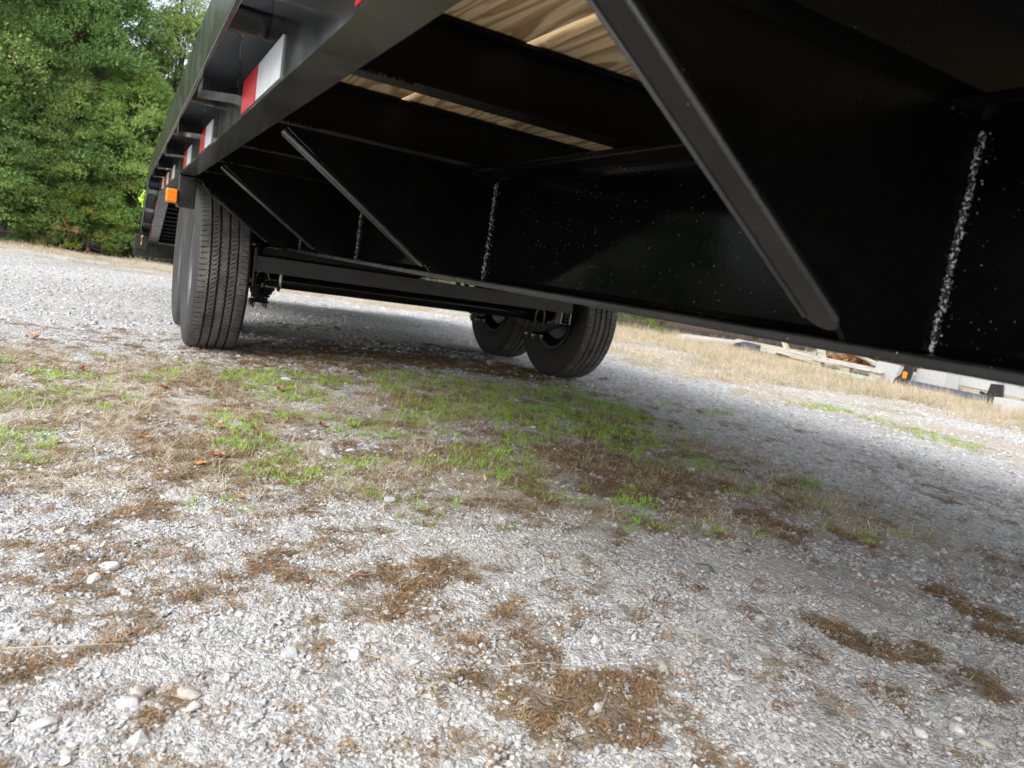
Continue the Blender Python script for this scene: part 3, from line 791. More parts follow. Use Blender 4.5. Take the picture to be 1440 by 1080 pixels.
# deck boards
xb = .181; k = 0
bw = [.088, .186, .184, .186, .188, .186, .186, .188, .184, .186, .186, .188, .186, .12]
gaps = [.003, .019, .003, .004, .002, .004, .003, .002, .004, .003, .003, .002, .003, .003]
bx0 = .2335 + .0
xcur = .276 - .093
for i, w in enumerate(bw):
    x1 = min(xcur + w, mir(.182))
    c = (xcur + x1) / 2
    bm_ = MB().bbox(xcur - c, x1 - c, -(Y1 - Y0) / 2, (Y1 - Y0) / 2, -.017, .017, .005)
    me = bm_.mesh('deck_board', MAT['wood'])
    zc = .8852 + .0006 * (i % 3)
    if i in (0, 13): zc = .971
    link('deck_board', me, T, (c, (Y0 + Y1) / 2, zc))
    xcur = x1 + gaps[i]
# front and rear headers closing the deck ends
MB().bbox(.181, mir(.181), Y0 - .012, Y0 - .001, .77, .95, .002).obj('front_header', MAT['paint_rail'], T)

# tyres --------------------------------------------------------------
def tyre_mesh():
    NT = 840; R0 = .392; hw = .098
    th = np.arange(NT) / NT * 2 * pi
    us = list(np.linspace(-hw, hw, 74)); prof = []
    gro = [(-.056, .0042), (-.0195, .0048), (.0195, .0048), (.056, .0042)]
    rows = []; tread = []
    side = [(.0, .0), (.006, -.004), (.012, -.012), (.017, -.025), (.0215, -.045), (.0235, -.065), (.022, -.088), (.013, -.105), (.0125, -.107), (.007, -.128), (.002, -.145), (-.002, -.150), (-.006, -.162), (-.012, -.172), (-.022, -.176)]
    Rl = []; Xl = []; Tl = []
    for sg in (-1,):
        for dx, dr in side[:0:-1]:
            Rl.append(np.full(NT, R0 - .006 + dr)); Xl.append(np.full(NT, -(hw + dx))); Tl.append(.15)
    for u in us:
        r = R0 - .006 * (abs(u) / hw) ** 2.5
        best = 0
        rr = np.full(NT, r); dep = np.zeros(NT); r_0 = rr.copy()
        for g0, gw in gro:
            zig = .0016 * np.sin(th * 120)
            d = np.abs(u - g0 - zig)
            cut = np.clip((gw - d) / .0016, 0, 1); rr -= .0095 * cut; dep = np.maximum(dep, cut)
        # sipes
        if abs(u) > .062:
            ph = (th * 96 / (2 * pi) + (.25 if u > 0 else 0) + (abs(u) - .062) * 4) % 1
            rr -= .003 * (np.abs(ph - .5) < .07) * (abs(u) > .070)
            ph2 = (th * 96 / (2 * pi) + .5) % 1
            if abs(u) > .083: rr -= .002 * (np.abs(ph2 - .5) < .05)
        elif abs(u) > .024 and abs(u) < .052:
            ph = (th * 120 / (2 * pi) + (u) * 24) % 1
            rr -= .0032 * (np.abs(ph - .5) < .10) * (np.abs(np.abs(u) - .038) < .010)
        elif abs(u) < .014:
            ph = (th * 96 / (2 * pi)) % 1
            rr -= .003 * ((np.abs(ph - .5) < .07) & (abs(u) > .008))
        Rl.append(rr); Xl.append(np.full(NT, u)); Tl.append(1 - np.clip((r_0 - rr) / .003, 0, 1) * .97)
    for dx, dr in side[1:]:
        Rl.append(np.full(NT, R0 - .006 + dr)); Xl.append(np.full(NT, hw + dx)); Tl.append(.15)
    K = len(Rl); Rm = np.array(Rl); Xm = np.array(Xl)
    # sidewall ring ridges and fine scuff ribs
    co = np.stack([Xm, Rm * np.cos(th)[None], Rm * np.sin(th)[None]], -1).reshape(-1, 3)
    # flattened contact patch
    bot = co[:, 2] < -.386
    co[bot, 2] = -.386 - (co[bot, 2] + .386) * 0
    J = np.arange(K * NT).reshape(K, NT); Jn = np.roll(J, -1, 1)
    f = np.stack([J[:-1], J[1:], Jn[1:], Jn[:-1]], -1).reshape(-1, 4)
    me = bpy.data.meshes.new('tyre')
    me.vertices.add(len(co)); me.vertices.foreach_set('co', co.astype(np.float32).ravel())
    me.loops.add(f.size); me.loops.foreach_set('vertex_index', f.ravel().astype(np.int32))
    me.polygons.add(len(f)); me.polygons.foreach_set('loop_start', (np.arange(len(f)) * 4).astype(np.int32))
    me.update(calc_edges=True)
    a = me.attributes.new('tread', 'FLOAT', 'POINT'); a.data.foreach_set('value', np.concatenate([np.full(NT, t) if np.isscalar(t) else t for t in Tl]).astype(np.float32))
    sm = np.repeat(np.array([np.isscalar(Tl[i]) or np.isscalar(Tl[i + 1]) for i in range(K - 1)]), NT)
    me.polygons.foreach_set('use_smooth', sm)
    me.materials.append(MAT['rubber']); return me
tyre_me = tyre_mesh()
rim_mb = MB()   # local +x = outboard
rim_mb.revolve([(-.098, .219), (-.100, .206), (-.085, .200), (-.06, .198), (-.02, .178), (.03, .176), (.06, .196), (.085, .198), (.098, .205), (.099, .219)], 64)
rim_me = rim_mb.mesh('rim', MAT['rim'], True)
dish = MB()
dish.revolve([(.03, .176), (.052, .168), (.060, .150), (.044, .120), (.038, .088), (.05, .080), (.05, .055), (.0, .055)], 48)
for k in range(8):
    a = 2 * pi * k / 8; dish.tube([(.036, .103 * cos(a), .103 * sin(a)), (.058, .103 * cos(a), .103 * sin(a))], .011, 6)
dish_me = dish.mesh('rim_disc', MAT['rim'])
drum = MB().revolve([(.03, .0), (.03, .155), (-.045, .158), (-.05, .152), (-.06, .150), (-.062, .0)], 48)
for k in range(6):
    a = 2 * pi * k / 6; drum.tube([(-.06, .06 * cos(a), .06 * sin(a)), (-.075, .06 * cos(a), .06 * sin(a))], .009, 6)
drum_me = drum.mesh('brake_drum', MAT['rim_black'])
inner_me = MB().revolve([(-.0985, .217), (-.086, .199), (-.061, .197), (-.021, .177), (-.02, .176)], 64).mesh('rim_barrel', MAT['rim_black'], True)
hub_me = MB().revolve([(.05, .055), (.085, .05), (.09, .04), (.09, 0)], 24).mesh('hub_cap', MAT['rim_black'], True)
AX_Y = (3.80, 4.62)
for ya in AX_Y:
    for s in (1, -1):
        xc = .385 if s > 0 else mir(.385)
        w = bpy.data.objects.new('wheel', None); scene.collection.objects.link(w)
        w.parent = T; WL[w] = Vector((xc, ya, .388)); w.location = WL[w] - WL[T]
        w.rotation_euler = (0 if s > 0 else 0, 0, pi if s > 0 else 0)
        for nm, me in (('tyre', tyre_me), ('rim', rim_me), ('rim_disc', dish_me), ('brake_drum', drum_me), ('rim_barrel', inner_me), ('hub_cap', hub_me)):
            c = bpy.data.objects.new(nm, me); scene.collection.objects.link(c); c.parent = w
            if nm == 'rim': c.scale = (.985, .998, .998)
            c.rotation_euler = (0, 0, 0)
# axles, springs, hangers
for ya in AX_Y:
    ax = MB().tube([(.50, ya, .37), (.60, ya, .37), (.60, ya, .37), (mir(.60), ya, .37), (mir(.5), ya, .37)], [.03, .03, .039, .039, .03], 20)
    o = ax.obj('axle', MAT['paint'], T); smooth_angle(o, 40)
SX = .605
for s in (1, -1):
    xs = SX if s > 0 else mir(SX)
    for ya in AX_Y:
        sp_ = bpy.data.objects.new('leaf_spring', None); scene.collection.objects.link(sp_)
        sp_.parent = T; WL[sp_] = Vector((xs, ya, .29)); sp_.location = WL[sp_] - WL[T]
        for k in range(5):
            L = .34 - .055 * k; h = .0; n = 10; t = .0085
            top = []; bt = []
            for j in range(n + 1):
                u = -1 + 2 * j / n; yy = u * L; z = .030 - .011 * k + .42 * yy * yy
                top.append((yy, z)); bt.append((yy, z - t))
            poly = top + bt[::-1]
            mb = MB().prism(poly, 'x', -.0225, .0225)
            if k == 0:
                for e in (0, n): mb.tube([(-.0225, top[e][0], top[e][1]), (.0225, top[e][0], top[e][1])], .014, 12)
            mesh_obj('spring_leaf', mb.v, mb.f, MAT['paint_dull']).parent = sp_
        mb = MB().bbox(-.04, .04, -.055, .055, -.038, -.026, .002); mesh_obj('tie_plate', mb.v, mb.f, MAT['paint_dull']).parent = sp_
        for yy in (-.042, .042):
            pts = [(-.031, yy, -.065), (-.031, yy, .09)] + [(-.031 * cos(a), yy, .09 + .031 * sin(a)) for a in (pi / 4, pi / 2, 3 * pi / 4)] + [(.031, yy, .09), (.031, yy, -.065)]
            mb = MB().tube(pts, .0055, 8)
            o = mesh_obj('u_bolt', mb.v, mb.f, MAT['zinc'], smooth=True); o.parent = sp_
            for xx in (-.031, .031):
                mb = MB().tube([(xx, yy, -.038), (xx, yy, -.050)], .0105, 6); mesh_obj('nut', mb.v, mb.f, MAT['steel_grey']).parent = sp_
    # hangers
    for yh, z0 in ((3.495, .335), (4.21, .33), (4.965, .335)):
        for dx in (-.034, .034):
            MB().prism([(yh - .04, .5275), (yh + .04, .5275), (yh + .022, z0), (yh - .022, z0)], 'x', xs + dx - .003, xs + dx + .003).obj('spring_hanger', MAT['paint_dull'], T)
        MB().tube([(xs - .046, yh, z0 + .02), (xs + .046, yh, z0 + .02)], .009, 8).obj('hanger_bolt', MAT['steel_grey'], T)
    MB().bbox(xs + .002, xs + .09 if s > 0 else xs - .002, 4.08, 4.34, .5, .5285, .003).obj('hanger_pad', MAT['paint_dull'], T) if s > 0 else None
# crossbar tying the front hangers, with its lower lip
MB().prism([(3.44, .416), (3.500, .416), (3.500, .421), (3.447, .423), (3.447, .479), (3.500, .481), (3.500, .486), (3.44, .486)], 'x', .518, mir(.59)).obj('hanger_crossbar', MAT['paint'], T)
MB().prism([(3.40, .5), (3.52, .5), (3.52, .5275), (3.40, .5275)], 'x', .545, mir(.60)).obj('crossbar_pad', MAT['paint_dull'], T)
MB().bbox(.508, .517, 3.425, 3.515, .345, .523, .002).obj('crossbar_end_plate', MAT['paint'], T)
w = weld_mb((.519, 3.436, .418), (.519, 3.436, .52), .003, .006, 77, 1.0); mesh_obj('weld_bead', w.v, w.f, MAT['weld'], T, True)
MB().tube([(.64, 3.47, .36), (.64, 3.47, .416)], .007, 8).obj('hanger_stud', MAT['steel_grey'], T)
MB().tube([(.500, 3.45, .374), (.507, 3.45, .374)], .011, 6).obj('rusty_bolt', simple('rusty_bolt', (.32, .15, .07), .8), T)
MB().bbox(.60, .70, 3.425, 3.432, .5175, .5245, .001).obj('part_sticker', simple('white_sticker', (.8, .8, .85), .4), T)
for dx, in ((.0,),):
    for xx in (2.185, 2.245): MB().bbox(xx, xx + .006, 3.44, 3.50, .352, .4155, .001).obj('hanger_tab', MAT['steel_grey'], T)
# bracket that ends the front skirt, with the amber marker
MB().bbox(.172, .238, 3.30, 3.42, .640, .7695, .004).obj('skirt_bracket', MAT['paint_rail'], T)
mk = MB().bbox(.128, .171, 3.285, 3.325, .652, .708, .006).obj('marker_lamp', MAT['orange'], T)
mk['label'] = 'amber side marker lamp'
for zz in (.663, .674, .685, .696):
    mb = MB().bbox(.131, .168, 3.2835, 3.2855, zz - .003, zz + .003, .0008); o = mesh_obj('lens_ridge', mb.v, mb.f, MAT['orange']); o.parent = mk; o.location = -WL[T] * 0; 
MB().tube([(.26, 3.32, .755), (.30, 3.4, .72), (.36, 3.45, .735), (.42, 3.5, .71), (.47, 3.6, .745)], .004, 6).obj('brake_wire', simple('green_wire', (.02, .12, .09), .4), T)
# beavertail
DZ = math.atan2(.40, 1.62)
def tail(x0, x1, y0, y1, z0, z1):   # box in the sloped frame whose origin is the break
    M = Matrix.Translation((0, Y1, .77)) @ Matrix.Rotation(-DZ, 4, 'X')
    return MB().bbox(x0, x1, y0, y1, z0, z1, .003, M)
for s in (1, -1):
    def XX(a, b): return (a, b) if s > 0 else (mir(b), mir(a))
    tail(*XX(.172, .180), 0, 1.66, .006, .17).obj('tail_side_web', MAT['paint_rail'], T)
    tail(*XX(.172, .240), 0, 1.66, 0, .0065).obj('tail_bottom_flange', MAT['steel_grey'] if 0 else MAT['edge'], T)
    tail(*XX(.100, .109), .0, 1.66, .075, .175).obj('tail_rub_rail', MAT['rub'], T)
    for k, yy in enumerate((.22, .72, 1.18, 1.52)):
        tail(*XX(.112, .169), yy - .055, yy + .055, .06, .165).obj('tail_pocket', MAT['paint'], T)
    for yy in (.42, .95, 1.35):
        tail(*XX(.1705, .1717), yy, yy + .14, .008, .062).obj('red_tape', MAT['red'], T)
    tail(*XX(.16, mir(.9)), 0, 0.001, 0, .001) if 0 else None
for k in range(13):
    tail(.185, mir(.185), .06 + .125 * k, .115 + .125 * k, .03, .10).obj('tail_slat', MAT['matte'], T)
tail(.182, mir(.182), .0, 1.64, .104, .112).obj('tail_deck_plate', MAT['paint_dark'], T)
MB().bbox(.06, mir(.06), 7.08, 7.20, .27, .40, .006).obj('rear_bumper', MAT['paint_rail'], T)
MB().bbox(.06, .165, 7.03, 7.077, .33, .46, .006).obj('bumper_end_box', MAT['paint_rail'], T)
MB().tube([(.115, 7.022, .37), (.115, 7.022, .44), (.125, 7.018, .45)], .006, 8).obj('brass_pin', MAT['zinc'], T)
# hi-vis strap tied to the rub rail near the tail
st = MB()
for a, b, c in (((.098, 6.0, .79), (.078, 6.02, .74), (.070, 6.05, .70)), ((.098, 6.1, .77), (.085, 6.12, .72), (.09, 6.1, .67)), ((.092, 5.95, .72), (.072, 5.98, .715), (.060, 6.0, .73))):
    st.tube([a, b, c], [.006, .009, .005], 6)
st.obj('tie_strap', MAT['hivis'], T)['label'] = 'bright yellow-green strap'

# ================================================================== TREES
def sprig_cloud(name, seed, H, Rb, n_bough, n_sprig, leaf, mat, shape='oval', low=.02, droop=.0, lw=.38):
    r = np.random.default_rng(seed)
    V = []; T_ = []
    B = []
    for i in range(n_bough):
        t = r.uniform(low, 1) ** .85
        if shape == 'cone': rr = Rb * (1 - .80 * t) * r.uniform(.45, 1.0)
        elif shape == 'shrub': rr = Rb * math.sqrt(max(0, 1 - t * t)) * r.uniform(.4, 1.0)
        else: rr = Rb * (math.sin(pi * min(1, (t * .80 + .22))) ** .6) * r.uniform(.35, 1.0) ** .6
        a = r.uniform(0, 2 * pi)
        B.append((rr * cos(a), rr * sin(a), t * H, a, t))
    B = np.array(B)
    which = r.integers(0, n_bough, n_sprig)
    b = B[which]
    br = r.uniform(.18, .42, n_bough)[which] * (Rb / 1.4)
    dv = r.normal(size=(n_sprig, 3)); dv /= np.linalg.norm(dv, axis=1)[:, None]
    dv[:, 2] = np.where(dv[:, 2] < -.3, -dv[:, 2] * .5, dv[:, 2])
    rad = br * r.uniform(.35, 1.0, n_sprig) ** .5
    C = b[:, :3] + dv * rad[:, None] * np.array([1, 1, .85])
    # twigs that reach out past the crown
    out = np.stack([np.cos(b[:, 3]), np.sin(b[:, 3]), np.full(n_sprig, .35 - droop)], 1) + .8 * dv
    out /= np.linalg.norm(out, axis=1)[:, None]
    tint_b = r.uniform(0, .5, n_bough)[which]
    L = leaf * r.uniform(1.6, 3.0, n_sprig)
    K = 5
    vv = []; tt = []
    for k in range(K):
        u = (k + .3) / K
        base = C + out * (L * u)[:, None]
        sd_ = np.cross(out, r.normal(size=(n_sprig, 3))); sd_ /= np.linalg.norm(sd_, axis=1)[:, None] + 1e-9
        ld = out * .75 + sd_ * .8; ld /= np.linalg.norm(ld, axis=1)[:, None]
        wd = np.cross(ld, r.normal(size=(n_sprig, 3))); wd /= np.linalg.norm(wd, axis=1)[:, None] + 1e-9
        ll = (leaf * r.uniform(.6, 1.15, n_sprig) * (1.15 - .4 * u))[:, None]
        hw_ = ll * lw / 2
        q = np.stack([base, base + ld * ll * .5 + wd * hw_, base + ld * ll, base + ld * ll * .5 - wd * hw_], 1)
        vv.append(q); tt.append(np.repeat((tint_b + r.uniform(0, .35, n_sprig))[:, None], 4, 1))
    co = np.concatenate(vv).reshape(-1, 3); ti = np.concatenate(tt).reshape(-1)
    co[:, 2] = np.maximum(co[:, 2], .01)
    nf = len(co) // 4
    me = bpy.data.meshes.new(name)
    me.vertices.add(len(co)); me.vertices.foreach_set('co', co.astype(np.float32).ravel())
    me.loops.add(nf * 4); me.loops.foreach_set('vertex_index', np.arange(nf * 4, dtype=np.int32))
    me.polygons.add(nf); me.polygons.foreach_set('loop_start', (np.arange(nf) * 4).astype(np.int32))
    me.update(calc_edges=True)
    a = me.attributes.new('tint', 'FLOAT', 'POINT'); a.data.foreach_set('value', ti.astype(np.float32))
    me.materials.append(mat); return me, B
def trunk_mesh(name, B, H, r0, seed, lean=0):
    rr = random.Random(seed); mb = MB()
    pts = [(rr.gauss(0, .03) * k, rr.gauss(0, .03) * k, H * .93 * k / 7) for k in range(8)]
    mb.tube(pts, [r0 * (1 - .11 * k) for k in range(8)], 8)
    for b in B[rr.randrange(3)::max(1, len(B) // 26)]:
        z = b[2] * .72; f = z / (H * .93) * 7; i = min(6, int(f)); p = Vector(pts[i]).lerp(Vector(pts[i + 1]), f - i)
        e = Vector(b[:3]); m = p.lerp(e, .5) + Vector((0, 0, -.05))
        mb.tube([p, m, e], [r0 * .35, r0 * .22, r0 * .08], 5)
    return mb.mesh(name, MAT['bark'])
protos = []
for i, (H, Rb, nb, ns, lf, mt, shp, lw) in enumerate([
        (5.2, 1.5, 300, 36000, .054, 'leaf_a', 'oval', .5), (4.6, 1.35, 230, 28000, .053, 'leaf_b', 'oval', .5),
        (4.9, 1.15, 130, 8500, .06, 'leaf_a', 'cone', .4), (1.3, .85, 46, 2100, .055, 'leaf_c', 'shrub', .55)]):
    cm_, B = sprig_cloud('crown_%d' % i, 40 + i, H, Rb, nb, ns, lf, MAT[mt], shp, lw=lw)
    tm_ = trunk_mesh('trunk_%d' % i, B, H, .085 if i < 3 else .02, 60 + i)
    protos.append((cm_, tm_))
def tree(name, label, cat, pi_, x, y, s, rz, sz=1, group='trees along the back of the lot'):
    t = thing(name, label, cat, (x, y, 0), group); t.rotation_euler = (0, 0, rz); t.scale = (s, s, s * sz)
    for nm, me in (('crown', protos[pi_][0]), ('trunk', protos[pi_][1])):
        c = bpy.data.objects.new(nm, me); scene.collection.objects.link(c); c.parent = t
        if nm == 'crown': c['kind'] = 'stuff' if 0 else 'thing'
    return t

tree('evergreen_tree', 'broad green evergreen tree at the far left with foliage down to the ground', 'tree', 0, -2.35, 13.5, .98, .3)
tree('evergreen_tree', 'tall dense evergreen tree in the middle of the row left of the trailer', 'tree', 1, -.70, 13.7, .98, 2.1)
tree('slender_evergreen_tree', 'slender open evergreen tree against the sky right beside the rub rail', 'tree', 2, .62, 13.9, .93, 1.2)
tree('evergreen_tree', 'bushy evergreen tree right behind the tail of the trailer', 'tree', 0, 2.3, 13.6, .84, 4.0)
tree('evergreen_tree', 'low full evergreen in front of the tall ones near the left edge', 'tree', 1, -1.75, 12.9, .66, 5.2)
tree('evergreen_tree', 'low full evergreen directly left of the rear bumper', 'tree', 0, .05, 13.1, .60, 1.0, .9)
tree('slender_evergreen_tree', 'slender dark evergreen half hidden between the two tallest trees', 'tree', 2, -1.5, 14.9, .9, 3.0)
for i, (x, y, s, p, r) in enumerate(((4.4, 13.0, .8, 1, .5), (6.2, 12.4, .8, 0, 2.5), (8.0, 12.2, .75, 1, 3.9), (10.2, 12.0, .8, 0, .9), (12.6, 11.6, .8, 1, 1.9))):
    tree('evergreen_tree', ('evergreen tree behind the deck, just right of the axles', 'evergreen tree seen only as dark foliage above the right tyre', 'evergreen tree behind the shrubs right of the tyre', 'evergreen tree behind the bleached log', 'evergreen tree at the far right end of the row')[i], 'tree', p, x, y, s, r)
for i, (x, y, s, p, r, lb) in enumerate(((-17, 2, .9, 1, 2.5, 'evergreen tree left of the lot, the nearest one beside the camera'), (-17, 6.2, .85, 0, 3.9, 'evergreen tree left of the lot, the second one along'), (-15, 10.4, .95, 1, .9, 'evergreen tree left of the lot, the third one along'), (-9, 13, .95, 0, 1.9, 'evergreen tree left of the lot, nearest the corner'))):
    tree('evergreen_tree', lb, 'tree', p, x, y, s, r, group='trees left of the lot')
tree('evergreen_tree', 'evergreen tree in the back row seen through the gap left of the middle tree', 'tree', 0, -3.0, 16.0, .86, 2.2)
tree('evergreen_tree', 'evergreen tree in the back row behind the middle tree', 'tree', 1, -1.0, 16.2, .95, .7)
tree('evergreen_tree', 'lower evergreen tree in the back row behind the slender one', 'tree', 0, .9, 16.4, .68, 3.3)
tree('evergreen_tree', 'small low evergreen at the foot of the middle tree', 'tree', 0, -.85, 13.0, .5, 4.1)
tree('leafy_shrub', 'low leafy shrub with a few yellow leaves at the foot of the left trees', 'shrub', 3, -.52, 12.55, .62, .4, group='shrubs under the trees')
tree('leafy_shrub', 'leafy green shrub touching the ground just left of the bumper', 'shrub', 3, .22, 12.75, .60, 2.4, group='shrubs under the trees')
tree('leafy_shrub', 'low green shrub at the foot of the trees seen beyond the right tyre', 'shrub', 3, 7.35, 10.25, .62, 4.4, group='shrubs under the trees')
tree('leafy_shrub', 'small rounded green shrub seen between the right tyre and the white log', 'shrub', 3, 8.25, 10.15, .5, 5.6, group='shrubs under the trees')
tree('leafy_shrub', 'small shrub in dark shade beneath the leftmost tree', 'shrub', 3, -1.55, 12.5, .42, 1.4, group='shrubs under the trees')
om, _B = sprig_cloud('dead_foliage', 91, .13, .10, 6, 30, .04, MAT['leaf_dead'], 'shrub', lw=.5)
ob = link('dead_branch', om, loc=(-.74, 12.02, .24)); tag(ob, 'dead orange leafy branch caught in the shrub at left', 'branch')
ob = mesh_obj('fallen_orange_leaves', om.vertices and [tuple(v.co * .6) for v in om.vertices][:400], [tuple(range(i * 4, i * 4 + 4)) for i in range(100)], MAT['leaf_dead'], loc=(-.42, 11.2, .005))
tag(ob, 'small heap of orange leaves on the ground before the shrubs', 'leaves')

# ================================================================== SCRAP PILE ON THE RIGHT
def rotM(x, y, z, rz, rx=0, ry=0):
    return Matrix.Translation((x, y, z)) @ Matrix.Rotation(rz, 4, 'Z') @ Matrix.Rotation(rx, 4, 'X') @ Matrix.Rotation(ry, 4, 'Y')
def block(x, y, z, rz, label, ry=0, rx=0, L=.39, W=.19, H=.19):
    t = .032; mb = MB()
    mb.bbox(-L / 2, L / 2, -W / 2, -W / 2 + t, 0, H, .004).bbox(-L / 2, L / 2, W / 2 - t, W / 2, 0, H, .004)
    for c in (-L / 2 + t / 2, 0, L / 2 - t / 2): mb.bbox(c - t / 2 + .001, c + t / 2 - .001, -W / 2 + t - .002, W / 2 - t + .002, .001, H - .001, .002)
    o = mb.obj('concrete_block', MAT['concrete'], loc=(x, y, z)); o.rotation_euler = (rx, ry, rz)
    tag(o, label, 'concrete block', 'concrete blocks in the scrap pile'); return o
block(8.42, 5.50, .0, 1.25, 'tilted grey concrete block left of the orange marked bracket', rx=.22, L=.40, W=.22, H=.24)
block(8.55, 5.22, .0, 1.7, 'grey concrete block close behind the orange marked bracket', rx=-.1)
block(8.42, 4.90, .0, 1.48, 'large pale concrete block right of the orange marked bracket', ry=.06, L=.36, W=.26, H=.27)
block(8.80, 4.62, .14, 1.6, 'pale concrete block lying on the plank stack', L=.39, W=.2, H=.17)
block(8.95, 4.22, .12, 1.4, 'concrete block beyond the black post', L=.39, W=.2, H=.19)
block(8.05, 3.82, .0, 1.62, 'grey concrete block in dry grass at the right edge of the view', L=.4, W=.2, H=.13)
def plank(name, label, mat, x, y, z, L, w, h, rz, rx=0, ry=0, cat='plank', group='planks in the scrap pile'):
    me = MB().bbox(-w / 2, w / 2, -L / 2, L / 2, -h / 2, h / 2, .004)
    o = me.obj(name, MAT[mat], loc=(x, y, z)); o.rotation_euler = (rx, ry, rz); tag(o, label, cat, group); return o
plank('timber_beam', 'long white weathered timber lying before the pallet', 'wood_white', 8.52, 6.62, .115, 1.95, .10, .10, .08, .015, cat='timber')
plank('plank', 'short pale board leaning upright behind the white timber', 'wood_pale', 8.78, 7.42, .16, .40, .20, .03, .3, .9, .2)
plank('plank', 'thin pale stick lying in the grass below the white timber', 'wood_pale', 8.3, 6.7, .035, 1.5, .03, .02, -.08)
plank('plank', 'pale board lying across the leaves behind the white timber', 'wood_white', 9.05, 6.25, .22, .9, .08, .03, -.55, .1)
plank('plank', 'lower board of the plank stack right of the pale block', 'wood_pale', 8.75, 4.55, .05, .9, .20, .05, .06)
plank('plank', 'upper board of the plank stack right of the pale block', 'wood_grey', 8.78, 4.55, .108, .86, .20, .05, .02)
plank('plank', 'pale green painted board under the plank stack edge', 'green_plank', 8.5, 4.62, .03, .8, .06, .05, .03)
plank('plank', 'green painted board in the grass below the pallet', 'green_plank', 8.1, 5.72, .03, .55, .08, .05, .1)
plank('plank', 'broken grey board resting against the black post', 'wood_grey', 9.0, 4.05, .2, .5, .14, .03, .5, .3)
plank('plank', 'dark grey board at the top left of the scrap pile', 'wood_grey', 9.3, 8.1, .14, 1.4, .14, .04, .25)
plank('plank', 'short grey board lying near the blue lump', 'wood_grey', 9.0, 7.75, .05, .7, .16, .04, .5)
for i, (x, y, z, L, w, rz, rx, mt, lb) in enumerate((
    (8.6, 7.0, .06, .7, .10, .9, .1, 'black_junk', 'black metal strip behind the white timber'),
    (8.75, 5.72, .13, .5, .12, .7, .3, 'wood_grey', 'splintered grey board beside the tilted block'),
    (8.62, 4.35, .07, .45, .09, -.5, .2, 'black_junk', 'black metal piece left of the black post'),
    (8.9, 6.9, .16, .6, .12, -.8, .25, 'wood_grey', 'grey board propped behind the white timber'),
    (8.35, 7.75, .04, .4, .07, 1.1, 0, 'black_junk', 'dark strip in the grass before the blue lump'),
    (9.3, 5.2, .26, 1.2, .16, .1, .05, 'wood_pale', 'long pale board behind the blocks'),
    (8.3, 3.95, .05, .5, .08, 1.2, .1, 'black_junk', 'dark strip between the black post and the last block'))):
    plank('plank', lb, mt, x, y, z, L, w, .03, rz, rx)
# round white log
lg = MB().tube([(0, 0, 0), (.9, .1, .005), (1.9, .32, 0)], [.085, .082, .078], 16)
o = lg.obj('log', MAT['wood_white'], loc=(7.55, 8.42, .062)); smooth_angle(o, 50)
tag(o, 'pale bleached log lying in dry grass at the near end of the scrap', 'log')
# crumpled blue black lump
bm = bmesh.new(); bmesh.ops.create_icosphere(bm, subdivisions=3, radius=1)
for v in bm.verts:
    k = 1 + .35 * (float(vnoise(v.co.x * 2 + 5, v.co.y * 2 + v.co.z * 3)) - .5) + .2 * (float(vnoise(v.co.x * 5 + 5, v.co.z * 5 + v.co.y * 4)) - .5)
    v.co = Vector((v.co.x * .16, v.co.y * .26, v.co.z * .09)) * k
me = bpy.data.meshes.new('tarp_bundle'); bm.to_mesh(me); bm.free(); me.materials.append(MAT['bluestone'])
o = link('tarp_bundle', me, loc=(8.72, 8.12, .075)); tag(o, 'crumpled dark blue bundle beside the bleached log', 'bundle')
# pallet
pt = thing('wooden_pallet', 'weathered wooden pallet lying flat in front of the leaves', 'pallet', (8.62, 5.98, 0)); pt.rotation_euler = (0, 0, .05)
for xx in (-.42, 0, .42):
    for yy in (-.42, 0, .42):
        mb = MB().bbox(xx - .045, xx + .045, yy - .07, yy + .07, .022, .115, .003); mesh_obj('pallet_block', mb.v, mb.f, MAT['wood_grey']).parent = pt
    mb = MB().bbox(xx - .05, xx + .05, -.5, .5, .0, .021, .002); mesh_obj('bottom_board', mb.v, mb.f, MAT['wood_grey']).parent = pt
for k in range(6):
    mb = MB().bbox(-.48 + .172 * k, -.48 + .172 * k + .1, -.5, .5, .117, .139, .002); mesh_obj('top_board', mb.v, mb.f, MAT['wood_white']).parent = pt
# steel frame piece: blue-grey rail with two black posts
fr = thing('steel_frame', 'blue-grey steel rail with two black flaking upright plates, one with an orange mark', 'steel frame', (8.15, 4.7, 0))
def fpart(mb, nm, mt, par=fr):
    o = mesh_obj(nm, mb.v, mb.f, MAT[mt]); o.parent = par; return o
fpart(MB().prism([(-.035, .045), (.035, .045), (.035, .055), (-.027, .055), (-.027, .105), (.035, .105), (.035, .113), (-.035, .113)], 'y', -.52, .36), 'rail', 'blue_steel')
up = fpart(MB().prism([(.42, .02), (.56, .02), (.54, .10), (.48, .16), (.46, .24), (.47, .42), (.36, .42), (.35, .2), (.37, .08)], 'x', -.02, .01), 'upright_plate', 'black_junk')
o = mesh_obj('orange_mark', *(lambda m: (m.v, m.f))(MB().bbox(-.0235, -.0205, .40, .455, .125, .20, .001)), MAT['orange']); o.parent = up
fpart(MB().prism([(-.66, -.0), (-.53, .02), (-.53, .08), (-.515, .14), (-.53, .25), (-.65, .26), (-.67, .15), (-.655, .07)], 'x', -.03, .0), 'upright_plate', 'black_junk')
